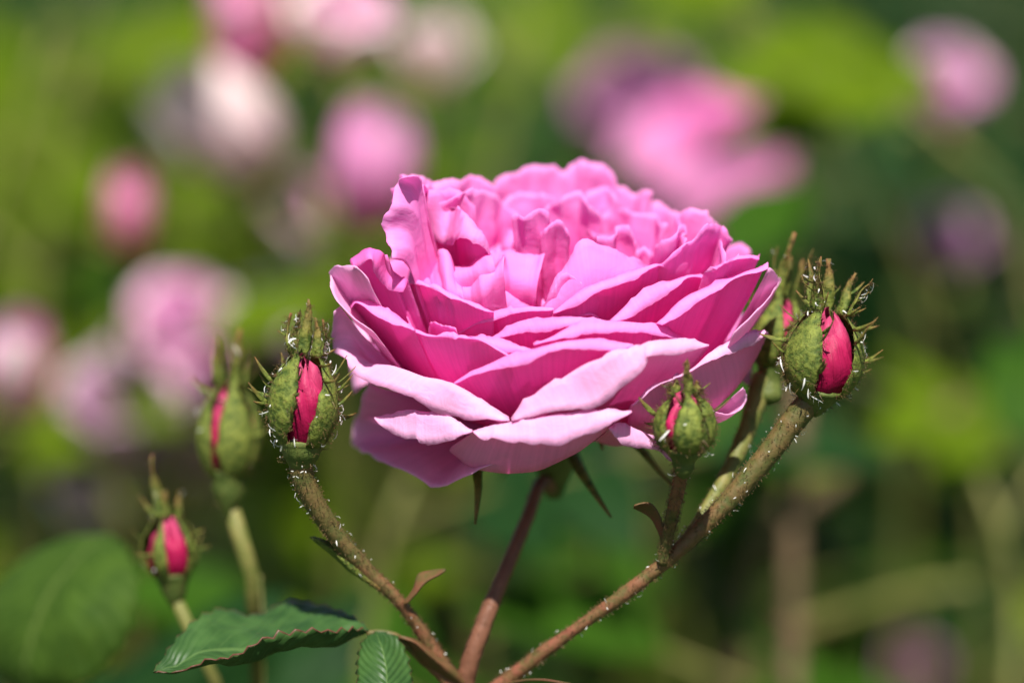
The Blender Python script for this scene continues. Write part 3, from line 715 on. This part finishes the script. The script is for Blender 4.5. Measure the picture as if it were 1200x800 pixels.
# bracts and leaflets
traced_sheet('bract', [[(470, 708, .461), (484, 690, .4605), (490, 672, .461), (505, 668, .461), (522, 667, .460)], [(476, 706, .4595), (487, 696, .459), (496, 684, .459), (508, 676, .459), (522, 668, .459)]], 'bract', SPRAY, SO, amp=.0004)
traced_sheet('bract', [[(779, 652, .456), (772, 625, .455), (764, 608, .455), (752, 600, .455), (742, 596, .454)], [(785, 648, .4545), (778, 622, .4535), (772, 600, .4535), (760, 590, .453), (744, 594, .453)]], 'bract', SPRAY, SO, amp=.0004)
traced_sheet('bract', [[(458, 700, .462), (435, 684, .462), (408, 668, .461), (385, 648, .460), (364, 628, .459)], [(445, 690, .459), (420, 674, .458), (398, 655, .457), (382, 640, .457), (366, 630, .457)], [(452, 682, .460), (430, 664, .459), (408, 646, .458), (386, 634, .458), (366, 629, .4585)]], 'sepal', SPRAY, SO, amp=.0005)
traced_sheet('bract', [[(540, 812, .467), (515, 795, .466), (492, 775, .464), (476, 752, .463), (466, 746, .462)], [(545, 800, .4655), (522, 782, .463), (502, 766, .461), (486, 752, .460), (467, 745, .4605)], [(541, 790, .467), (526, 775, .465), (508, 762, .464), (490, 752, .463), (468, 744, .462)]], 'bract', SPRAY, SO, amp=.0004)
traced_sheet('bract', [[(560, 822, .466), (590, 805, .464), (625, 797, .462), (668, 800, .460)], [(562, 824, .4645), (590, 800, .462), (626, 794, .460), (669, 799, .459)]], 'bract', SPRAY, SO, amp=.0003)
lf = traced_sheet('leaf', [[(434, 741, .462), (412, 724, .467), (380, 710, .471), (345, 705, .474), (318, 714, .473), (290, 722, .471), (258, 714, .470), (235, 722, .466), (210, 745, .462), (180, 787, .456)],
                      [(434, 743, .4615), (400, 753, .459), (360, 760, .457), (320, 766, .456), (285, 774, .455), (255, 781, .455), (225, 784, .455), (180, 788, .4555)],
                      [(434, 742, .461), (405, 737, .456), (365, 738, .452), (330, 743, .450), (300, 752, .449), (270, 768, .450), (240, 779, .452), (180, 789, .455)]], 'leaf', SPRAY, SO, nu=46, nv=19, amp=.0011, serr=.0011, freq=160)
traced_sheet('leaf', [[(440, 741, .461), (425, 752, .4595), (419, 775, .457), (420, 800, .454), (428, 830, .451), (452, 862, .449)],
                      [(440, 741, .461), (444, 760, .4575), (448, 785, .4545), (450, 812, .452), (451, 840, .450), (453, 864, .449)],
                      [(441, 740, .461), (465, 748, .4605), (478, 772, .459), (482, 800, .456), (474, 832, .452), (454, 864, .449)]], 'leaf', SPRAY, SO, nu=34, nv=15, amp=.0006, serr=.0006, freq=160)
make_stem(SPRAY, SO, [at(430, 742, .4615), at(448, 741, .4615), at(468, 748, .462), at(495, 772, .4645), at(525, 800, .466), NODE], [.0005, .0006, .0007, .0008, .0009, .0011], 'stem', name='leaf_stalk', hairs=20)

# two softer buds on shoots of their own, a little behind
def shoot_root(name, px, py, d, label, cat='rose bud', group=None):
    p = at(px, py, d); return empty(name, Vector((p.x, p.y, 0)), label, cat, group)
s1 = shoot_root('rose_shoot', 302, 900, .505, 'tall slim bud on a green stalk beside the plump bud', 'rose bud'); o1 = s1.location.copy()
make_bud(s1, o1, at(268, 558, .490), up2(2, -110, .05), VIEW - X * .1, .0168, .0106,
         [(58, 36, 0.54, .04, 2), (-26, 38, 0.61, .03, 3), (-98, 38, 0.43, .1, 2), (-170, 44, 0.50, .05, 1), (130, 42, 0.50, .05, 2)], hip=(.34, .27), specks=6, bristles=320, roll=.6, stem_r=.0013)
make_stem(s1, o1, [at(270, 592, .4903), at(276, 612, .4907), at(288, 645, .492), at(296, 680, .494), at(300, 740, .497), at(302, 800, .50), at(304, 900, .506), Vector((o1.x, o1.y, -.01))], [.0014, .0013, .0013, .00125, .0012, .0013, .0015, .003], 'stem_green', hairs=60)
s2 = shoot_root('rose_shoot', 265, 900, .50, 'small low bud with one long green sepal over the leaf', 'rose bud'); o2 = s2.location.copy()
make_bud(s2, o2, at(203, 676, .486), up2(-10, -110, .08), VIEW - X * .15, .0112, .0092,
         [(8, 15, 1.0, .02, 1), (100, 38, .45, .5, 2), (160, 44, .4, .1, 1), (-140, 42, .4, .1, 1), (-66, 14, .3, .1, 2)], hip=(.40, .24), specks=6, bristles=240, roll=.9, stem_r=.001)
make_stem(s2, o2, [at(207, 704, .486), at(218, 725, .487), at(236, 765, .490), at(254, 805, .493), at(268, 900, .50), Vector((o2.x, o2.y, -.01))], [.001, .001, .001, .0011, .0014, .003], 'stem_green', hairs=60)

# ------------------------------------------------------------------ setting: ground and the planting behind
m, n = mat('lawn_and_soil'); L = n.links.new
tc = N(n, 'ShaderNodeTexCoord'); nz = N(n, 'ShaderNodeTexNoise'); nz.inputs['Scale'].default_value = 2.2; nz.inputs['Detail'].default_value = 6; L(tc.outputs['Object'], nz.inputs['Vector'])
rp = ramp(n, [(.36, (.035, .026, .015)), (.5, (.030, .050, .010)), (.7, (.05, .085, .012))]); L(nz.outputs[0], rp.inputs[0])
bp = N(n, 'ShaderNodeBsdfPrincipled'); bp.inputs['Roughness'].default_value = .9; L(rp.outputs[0], bp.inputs['Base Color'])
o = N(n, 'ShaderNodeOutputMaterial'); L(bp.outputs[0], o.inputs[0]); M['ground'] = m
V = []; Fc = []; S = 48
xs = [-200, -60, -20, -8] + [-4 + .35 * i for i in range(24)] + [8, 20, 60, 200]
ys = [-200, -40, -10, -4] + [-2 + .35 * i for i in range(26)] + [10, 20, 60, 250]
for y in ys:
    for x in xs: V.append(Vector((x, y, .05 * noise.noise(Vector((x * .9, y * .9, 3))) - .03)))
nx = len(xs)
for j in range(len(ys) - 1):
    for i in range(nx - 1): Fc.append((j * nx + i, j * nx + i + 1, (j + 1) * nx + i + 1, (j + 1) * nx + i))
g = new_mesh('ground', V, Fc, M['ground']); g['kind'] = 'structure'

rg = random.Random(21)
def leaflet(mb, base, d, nrm, ln, w, mi=0, fold=.25, droop=.25, nj=6, serr=True):
    """one rose leaflet: folded along the midrib, drooping, toothed outline"""
    d = d.normalized(); s = d.cross(nrm).normalized(); nrm = s.cross(d).normalized()
    V = []; uv = []
    for j in range(nj + 1):
        t = j / nj; ww = w * (math.sin(math.pi * min(.985, t ** .8 * .97 + .015)) ** .85) * (1 if not serr or j % 2 else 1.08)
        c = base + d * ln * t - nrm * ln * droop * t * t
        V += [c - s * ww + nrm * ww * fold, c, c + s * ww + nrm * ww * fold]
        uv += [(0, t), (.5, t), (1, t)]
    Fc = []
    for j in range(nj):
        o = j * 3; Fc += [(o, o + 1, o + 4, o + 3), (o + 1, o + 2, o + 5, o + 4)]
    mb.add(V, Fc, uv, mi)
def compound(mb, base, d, nrm, ln, lw, pairs=2, mi=0, stalk_mi=1, rgen=rg):
    """pinnate rose leaf: stalk, paired leaflets and an end leaflet"""
    d = d.normalized(); s = d.cross(nrm).normalized(); nrm = s.cross(d).normalized()
    pts = [base + d * ln * t - nrm * ln * .18 * t * t for t in (0, .33, .66, 1)]
    k0 = len(mb.f); tube(mb, pts, [ln * .014, ln * .010], 5, 6, cap=False)
    for i in range(k0, len(mb.f)): mb.mi[i] = stalk_mi
    for p in range(pairs):
        t = .35 + .5 * p / max(1, pairs)
        c = base + d * ln * t - nrm * ln * .18 * t * t
        for sd in (-1, 1):
            leaflet(mb, c, d * .55 + s * sd * .85 + nrm * rgen.uniform(-.2, .2), nrm + s * sd * rgen.uniform(-.3, .1), ln * lw * rgen.uniform(.8, 1.1), ln * lw * .29, mi)
    leaflet(mb, pts[-1], d - nrm * .3, nrm, ln * lw * 1.15, ln * lw * .33, mi)

def bg_bloom(parent, org, pos, axis, size, n, kinds, openness=.6, seed=0, squat=1.0):
    """smaller many-petalled rose head, petals as cupped sheets"""
    r0 = random.Random(seed); az = axis.normalized(); a1 = az.orthogonal().normalized(); a2 = az.cross(a1)
    mb = MB(); V = []; Fc = []
    pr = [(-.42, .05), (-.34, .14), (-.2, .19), (-.06, .17), (.02, .24), (.05, .02)]
    for h, r in pr:
        for s in range(10): V.append(pos + (a1 * math.cos(s * .6283) + a2 * math.sin(s * .6283)) * r * size * .5 + az * h * size * .7)
    for k in range(len(pr) - 1):
        for s in range(10): Fc.append((k * 10 + s, k * 10 + (s + 1) % 10, (k + 1) * 10 + (s + 1) % 10, (k + 1) * 10 + s))
    mb.add(V, Fc); hd = mb.build('bloom', M['hip'], parent, org)
    for k in range(5):
        rows = []
        th = k * 1.2566 + .3
        for j in range(7):
            t = j / 6; rr = size * (.10 + .42 * t ** .7 * (.5 + openness)); zz = size * (.02 + .16 * t - .55 * t * t * openness)
            ww = size * .10 * (1 - t) ** .6 + .0003
            o_ = a1 * math.cos(th) + a2 * math.sin(th); s_ = a2 * math.cos(th) - a1 * math.sin(th)
            c = pos + o_ * rr + az * zz; rows.append([c - s_ * ww, c - az * ww * .2, c + s_ * ww])
        V, Fc, uv = grid(rows); new_mesh('sepal', V, Fc, M['sepal'], hd, org, uv)
    for k in range(n):
        f = (k + .5) / n; th = k * 2.399 + r0.uniform(-.2, .2)
        Rr = size * .5 * (.15 + .85 * f ** .8) * (.62 + .38 * openness) / squat
        h = size * (.78 - .45 * openness * f ** 1.4) * r0.uniform(.92, 1.05) * squat; half = lerp(1.1, .62, f)
        lip = size * .10 * openness * f; rows = []
        for s, e in ((0, 0), (.3, .0), (.6, 0), (.85, 0), (1, 0), (1, 1)):
            row = []
            for i in range(7):
                u = -1 + i / 3
                cut = 1 - .25 * abs(u) ** 3
                rr = Rr * (s ** .6) * (1 - .05 * abs(u)) + lip * e + .02 * size; z = h * cut * s ** (1.2 + .6 * openness) - e * lip * .5
                if openness < .35 and s > .8: rr *= (.80 if s < 1 else .55)
                t_ = th + half * u * lerp(.4, 1, s)
                row.append(pos + (a1 * math.cos(t_) + a2 * math.sin(t_)) * rr + az * z)
            rows.append(row)
        gg = wobble(loft(rows, 11, 10), size * .03, 40, k + seed, .3, size * .01)
        V, Fc, uv = grid(gg); new_mesh('petal', V, Fc, M[kinds[k % len(kinds)]], hd, org, uv)
    return hd
def bg_shoot(px, py, d, size, label, kinds, openness=.6, n=22, axis=None, seed=1, cat='rose', foot=None, sr=.0016, leaves=2, leafm='leaf_bg', group=None, squat=1.0):
    pos = at(px, py, d); ax = (axis or Vector((.1, -.3, 1))).normalized()
    pos = pos - ax * size * .35
    rs = random.Random(seed * 13 + 1)
    foot = foot or Vector((pos.x + rs.uniform(-.06, .06), pos.y + rs.uniform(.02, .1), 0))
    root = empty('rose_shoot', Vector((foot.x, foot.y, 0)), label, cat, group); og = root.location.copy()
    bg_bloom(root, og, pos, ax, size, n, kinds, openness, seed, squat)
    p1 = pos - ax * size * .28; p2 = p1 - ax * .05 + Vector((0, 0, -.02)); p3 = p2.lerp(foot, .45) + Vector((rs.uniform(-.01, .01), 0, 0))
    mb = MB(); Pq, rr = tube(mb, [p1, p2, p3, foot + Vector((0, 0, -.02))], [sr, sr, sr * 1.3, sr * 2.4], 8, 20)
    mb.build('stem', M['stem_green'], root, og)
    for k in range(leaves):
        q = Pq[8 + k * 4]; a = rs.uniform(0, 6.28); lm = MB()
        compound(lm, q, Vector((math.cos(a), math.sin(a), .25)), Vector((0, 0, 1)), .075, .45)
        lm.build('leaf', [M[leafm], M['stem_green']], root, og)
    return root

# blurred roses behind, from the picture's blobs; depth from how soft they are and a rose's usual size
PINK = ['p_out', 'p_in', 'p_out']; PALE = ['fade', 'p_out', 'fade']; BUDP = ['p_out', 'bud_pale', 'fade']; MAUVE = ['mauve', 'mauve', 'p_out']
bg_shoot(288, 28, 0.843, 0.0489, 'bright pink half open bud with a coral underside above the faded petals', BUDP, .22, 14, seed=3, cat='rose bud')
bg_shoot(398, 24, .800, .0330, 'washed out whitish rose beside the coral pink bud', PALE, .6, 16, seed=4)
bg_shoot(262, 150, .84, .060, 'long drooping faded cream rose below the coral pink bud', ['fade'], .25, 12, seed=5, axis=Vector((-.62, -.2, .75)), leaves=0)
bg_shoot(345, 245, 0.950, 0.0290, 'dusky withered pink rose hanging under the faded cream one', PALE, .6, 12, seed=6, axis=Vector((.5, -.5, .3)))
bg_shoot(150, 252, 0.791, 0.0325, 'tight rosy red bud standing alone among green leaves', ['bud_pale'], .12, 9, seed=7, cat='rose bud', foot=None)
bg_shoot(434, 200, 0.791, 0.0482, 'round candy pink bud just behind the left rim of the open bloom', ['p_out', 'p_out', 'fade'], .24, 14, seed=8, cat='rose bud')
bg_shoot(828, 188, 1.00, .086, 'large soft pink rose directly behind the open bloom', ['p_out', 'p_out', 'p_in'], .28, 30, seed=8, axis=Vector((.12, -.55, .8)), squat=.72, leaves=0)
bg_shoot(748, 130, 1.14, .060, 'plum pink rose with shade painted into its petals tucked against the large soft pink rose', ['plum'], .5, 18, seed=10, axis=Vector((-.2, -.2, .9)))  # shaded side of the large rose, added as a separate darker flower
bg_shoot(182, 445, .90, .040, 'lilac grey fading rose between the pale pink and the mauve tinted roses', ['mauve', 'fade'], .7, 16, seed=31)
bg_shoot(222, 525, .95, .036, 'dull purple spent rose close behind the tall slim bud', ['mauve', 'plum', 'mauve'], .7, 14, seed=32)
bg_shoot(1108, 100, 1.000, 0.0352, 'pale lilac pink rose alone among the bright leaves', ['mauve', 'p_out', 'fade'], .6, 16, seed=11)
bg_shoot(20, 436, 0.766, 0.0386, 'blush pink bud standing beside the overblown pale pink rose', ['p_out', 'fade', 'bud_pale'], .16, 10, seed=12, cat='rose bud')
bg_shoot(218, 392, 0.860, 0.0442, 'overblown pale pink rose behind the tall slim bud', ['p_out', 'mauve', 'fade'], .7, 18, seed=13)
bg_shoot(140, 490, 0.840, 0.0473, 'mauve tinted fading rose above the small low bud', ['mauve', 'fade', 'mauve'], .42, 22, seed=14)
bg_shoot(108, 575, 0.860, 0.0339, 'greyish lilac spent rose under the mauve tinted one', ['mauve', 'fade'], .75, 12, seed=15)
bg_shoot(320, 372, 0.880, 0.0310, 'grey white withered rose between the pale pink rose and the open bloom', ['fade', 'mauve', 'fade'], .7, 12, seed=16)
bg_shoot(505, 62, 1.102, 0.0348, 'dim beige brown rose far off above the open bloom', ['fade'], .6, 12, seed=17)
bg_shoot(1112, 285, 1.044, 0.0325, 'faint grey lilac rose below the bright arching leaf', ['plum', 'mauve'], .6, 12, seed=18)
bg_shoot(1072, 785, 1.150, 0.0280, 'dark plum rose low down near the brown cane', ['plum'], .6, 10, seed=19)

# arching leafy shoots that can be told apart
def leafy_shoot(pts, label, m='leaf_bg', ln=.07, nleaf=6, sr=.0016, stem='stem_green', lw=.45, seed=1, group=None, cat='rose shoot', up=Vector((0, -.3, 1))):
    rs = random.Random(seed * 31 + 5); q = [at(*p) for p in pts]
    foot = Vector((q[0].x, q[0].y + .03, 0))
    root = empty('leafy_shoot', foot, label, cat, group)
    mb = MB(); Pq, rr = tube(mb, [foot + Vector((0, 0, -.02)), foot.lerp(q[0], .6)] + q, [sr * 1.8, sr * 1.5] + [lerp(sr * 1.3, sr * .6, i / len(q)) for i in range(len(q))], 8, 8 * (len(q) + 2))
    mb.build('stem', M[stem], root, foot)
    n = len(Pq); k0 = int(n * .42)
    for k in range(nleaf):
        i = int(lerp(k0, n - 2, k / max(1, nleaf - 1))); t = (Pq[i + 1] - Pq[i - 1]).normalized()
        s = t.cross(up).normalized(); sd = 1 if k % 2 else -1
        lm = MB(); compound(lm, Pq[i], s * sd + t * .7 + up * .1, up + s * rs.uniform(-.3, .3), ln * rs.uniform(.85, 1.15), lw, rgen=rs)
        lm.build('leaf', [M[m], M[stem]], root, foot)
    return root
leafy_shoot([(1150, 700, .86), (1120, 480, .84), (1060, 300, .82), (1000, 190, .80)], 'bright yellow green leafy shoot arching beside the pale lilac rose', 'leaf_lt', .065, 6, seed=1)
leafy_shoot([(1240, 560, .80), (1215, 380, .80), (1180, 230, .80), (1110, 170, .78)], 'lime green leafy shoot leaning over the faint grey lilac rose', 'leaf_lt', .08, 6, seed=2)
leafy_shoot([(640, 420, 1.27), (660, 200, 1.25), (700, 90, 1.23), (760, 10, 1.22)], 'yellowish leafy shoot rising behind the plum pink rose', 'leaf_lt', .085, 6, seed=3)
leafy_shoot([(900, 330, 1.28), (880, 150, 1.26), (850, 40, 1.25), (830, -60, 1.24)], 'mid green leafy shoot above the large soft pink rose', 'leaf_bg', .08, 6, seed=4)
leafy_shoot([(60, 620, .95), (40, 380, .95), (60, 200, .95), (90, 60, .95)], 'sunlit olive green leafy shoot behind the lone rosy red bud', 'leaf_lt', .095, 8, seed=5)
leafy_shoot([(-60, 500, .85), (-30, 300, .85), (20, 160, .85), (60, 30, .85)], 'tall yellow green leafy shoot left of the lone rosy red bud', 'leaf_lt', .09, 8, seed=6)
leafy_shoot([(560, 400, .9), (570, 240, .9), (600, 130, .9), (620, 20, .9)], 'mid green leafy shoot straight behind the open bloom', 'leaf_bg', .085, 7, seed=7)
leafy_shoot([(1180, 900, .70), (1190, 760, .70), (1180, 650, .70), (1150, 560, .70)], 'broad leaved green shoot low behind the flecked bud', 'leaf_bg', .085, 6, seed=8)
leafy_shoot([(660, 900, .75), (690, 740, .74), (700, 640, .73), (690, 560, .72)], 'fresh green leafy shoot behind the stems under the open bloom', 'leaf_bg', .085, 6, seed=9)
leafy_shoot([(440, 900, .72), (430, 760, .72), (450, 640, .72), (480, 560, .72)], 'deep green leafy shoot behind the left branch', 'leaf_dk', .085, 6, seed=10)
leafy_shoot([(230, 420, 1.10), (200, 260, 1.10), (180, 120, 1.08), (200, 0, 1.06)], 'yellow green leafy shoot behind the long drooping faded rose', 'leaf_lt', .095, 8, seed=11)
leafy_shoot([(110, 420, 1.20), (120, 240, 1.20), (110, 110, 1.18), (80, -20, 1.16)], 'pale lime leafy shoot above the lone rosy red bud', 'leaf_lt', .10, 8, seed=12)
# bare canes
def bare_cane(pts, r, label, m='cane'):
    q = [at(*p) for p in pts]; foot = Vector((q[0].x, q[0].y + .02, 0))
    root = empty('rose_cane', foot, label, 'cane'); mb = MB()
    tube(mb, [foot + Vector((0, 0, -.02)), foot.lerp(q[0], .7)] + q, [r * 1.3, r * 1.1] + [lerp(r, r * .7, i / len(q)) for i in range(len(q))], 10, 40, bump=.06)
    ob = mb.build('stem', M[m], root, foot)
    for k in range(12):            # thorns
        i = rg.randint(6, 38); v = ob.data.vertices[i * 10 + rg.randint(0, 9)].co + foot
        tb = MB(); dd = Vector((rg.uniform(-1, 1), rg.uniform(-1, 1), rg.uniform(-.1, .3))).normalized()
        tube(tb, [v, v + dd * r * .7, v + dd * r * 1.5 - Vector((0, 0, r * .3))], [r * .4, r * .22, r * .02], 6, 5); tb.build('thorn', M['stem_red'], root, foot)
    return root
bare_cane([(925, 900, .70), (928, 760, .70), (930, 620, .69), (935, 500, .69), (948, 400, .69)], .0028, 'straight brown cane standing under the flecked bud')
bare_cane([(880, 800, .78), (960, 735, .77), (1050, 700, .76), (1120, 685, .75), (1220, 690, .75)], .0024, 'olive cane bending sideways behind the straight brown cane', 'stem_green')
bare_cane([(880, 700, .85), (980, 560, .84), (1090, 495, .83), (1210, 440, .82)], .0030, 'tan cane slanting up behind the flecked bud')

# big soft leaves low on the left, on one shoot
fr = at(60, 1000, .60); LS = empty('leafy_shoot', Vector((fr.x, fr.y + .02, 0)), 'broad dark green leaves low beside the small low bud', 'rose shoot'); lo = LS.location.copy()
mb = MB(); tube(mb, [lo + Vector((0, 0, -.02)), at(60, 1000, .60), at(40, 860, .60), at(35, 810, .598)], [.003, .0018, .0014, .0012], 8, 20); mb.build('stem', M['stem_green'], LS, lo)
traced_sheet('leaf', [[(32, 815, 0.523), (-10, 780, 0.528), (-30, 730, 0.533), (-5, 680, 0.538), (40, 645, 0.538), (85, 628, 0.535), (128, 624, 0.531)],
                      [(34, 815, 0.520), (48, 780, 0.515), (62, 740, 0.514), (78, 705, 0.515), (95, 672, 0.518), (112, 645, 0.523), (130, 624, 0.529)],
                      [(36, 815, 0.521), (90, 805, 0.513), (135, 770, 0.511), (158, 725, 0.511), (162, 685, 0.513), (152, 648, 0.519), (132, 624, 0.529)]], 'leaf_soft', LS, lo, nu=40, nv=17, amp=.0008, serr=.0008, freq=90)
traced_sheet('leaf', [[(40, 850, .60), (120, 800, .60), (200, 740, .595), (270, 700, .59), (330, 690, .585)], [(44, 855, .598), (130, 830, .59), (220, 790, .585), (290, 740, .58), (332, 692, .583)],
                      [(46, 860, .60), (150, 870, .59), (250, 850, .585), (320, 790, .58), (334, 694, .582)]], 'leaf_dk', LS, lo, nu=40, nv=15, amp=.001, serr=.0008, freq=90)
traced_sheet('leaf', [[(60, 870, .61), (200, 800, .62), (330, 730, .62), (430, 690, .62)], [(62, 876, .608), (220, 840, .61), (350, 780, .61), (432, 692, .618)], [(64, 880, .61), (240, 890, .605), (390, 840, .605), (434, 695, .616)]], 'leaf_dk', LS, lo, nu=40, nv=15, amp=.001, serr=.0008, freq=90)

# the mass of the shrubs: leaves nobody could count
mass = MB(); rm = random.Random(99)
def put(x, y, z, mi, ln):
    a = rm.uniform(0, 6.28); dd = Vector((math.cos(a), math.sin(a), rm.uniform(-.3, .35)))
    compound(mass, Vector((x, y, z)), dd, Vector((rm.uniform(-.4, .4), rm.uniform(-.6, .2), 1)), ln, .46, pairs=2, mi=mi, stalk_mi=3, rgen=rm)
def crown(x, y):     # height of the shrubs' leafy tops
    return .665 + .05 * noise.noise(Vector((x * 3, y * 3, 1.7))) + .03 * noise.noise(Vector((x * 9, y * 9, 9))) - .05 * max(0, y - 1)
for k in range(2500):            # leafy crowns
    y = .72 + 1.6 * rm.random() ** 1.2; x = rm.uniform(-1, 1) * (.75 + .45 * y)
    den = noise.noise(Vector((x * 3.2, y * 3.2, 4.4))) + (.25 if x < -.02 else -.28)
    if den < -.12: continue
    z = crown(x, y) - .16 * rm.random() ** 1.5
    gv = noise.noise(Vector((x * 1.6, y * 1.6, 5.5))) + rm.uniform(-.2, .2)
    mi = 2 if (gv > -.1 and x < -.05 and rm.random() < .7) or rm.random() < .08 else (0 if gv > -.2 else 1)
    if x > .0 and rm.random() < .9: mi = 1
    put(x, y, z, mi, rm.uniform(.06, .1))
for k in range(2300):            # shaded inner leaves below the crowns
    y = .80 + 1.4 * rm.random(); x = rm.uniform(-1, 1) * (.75 + .45 * y)
    z = rm.uniform(.02, .55)
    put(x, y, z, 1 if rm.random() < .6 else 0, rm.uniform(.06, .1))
for k in range(220):             # lower sprays that stand out in front of the shade
    y = rm.uniform(.42, .75); x = rm.uniform(-1, 1) * (.75 + .42 * y)
    if noise.noise(Vector((x * 5, y * 5, 7.7))) < .05: continue
    put(x, y, rm.uniform(.22, .46), 0, rm.uniform(.06, .09))
ob = mass.build('rose_foliage', [M['leaf_bg'], M['leaf_dk'], M['leaf_lt'], M['stem_green']])
ob['kind'] = 'stuff'; ob['label'] = 'dense green leaves of the rose shrubs filling the background'; ob['category'] = 'foliage'
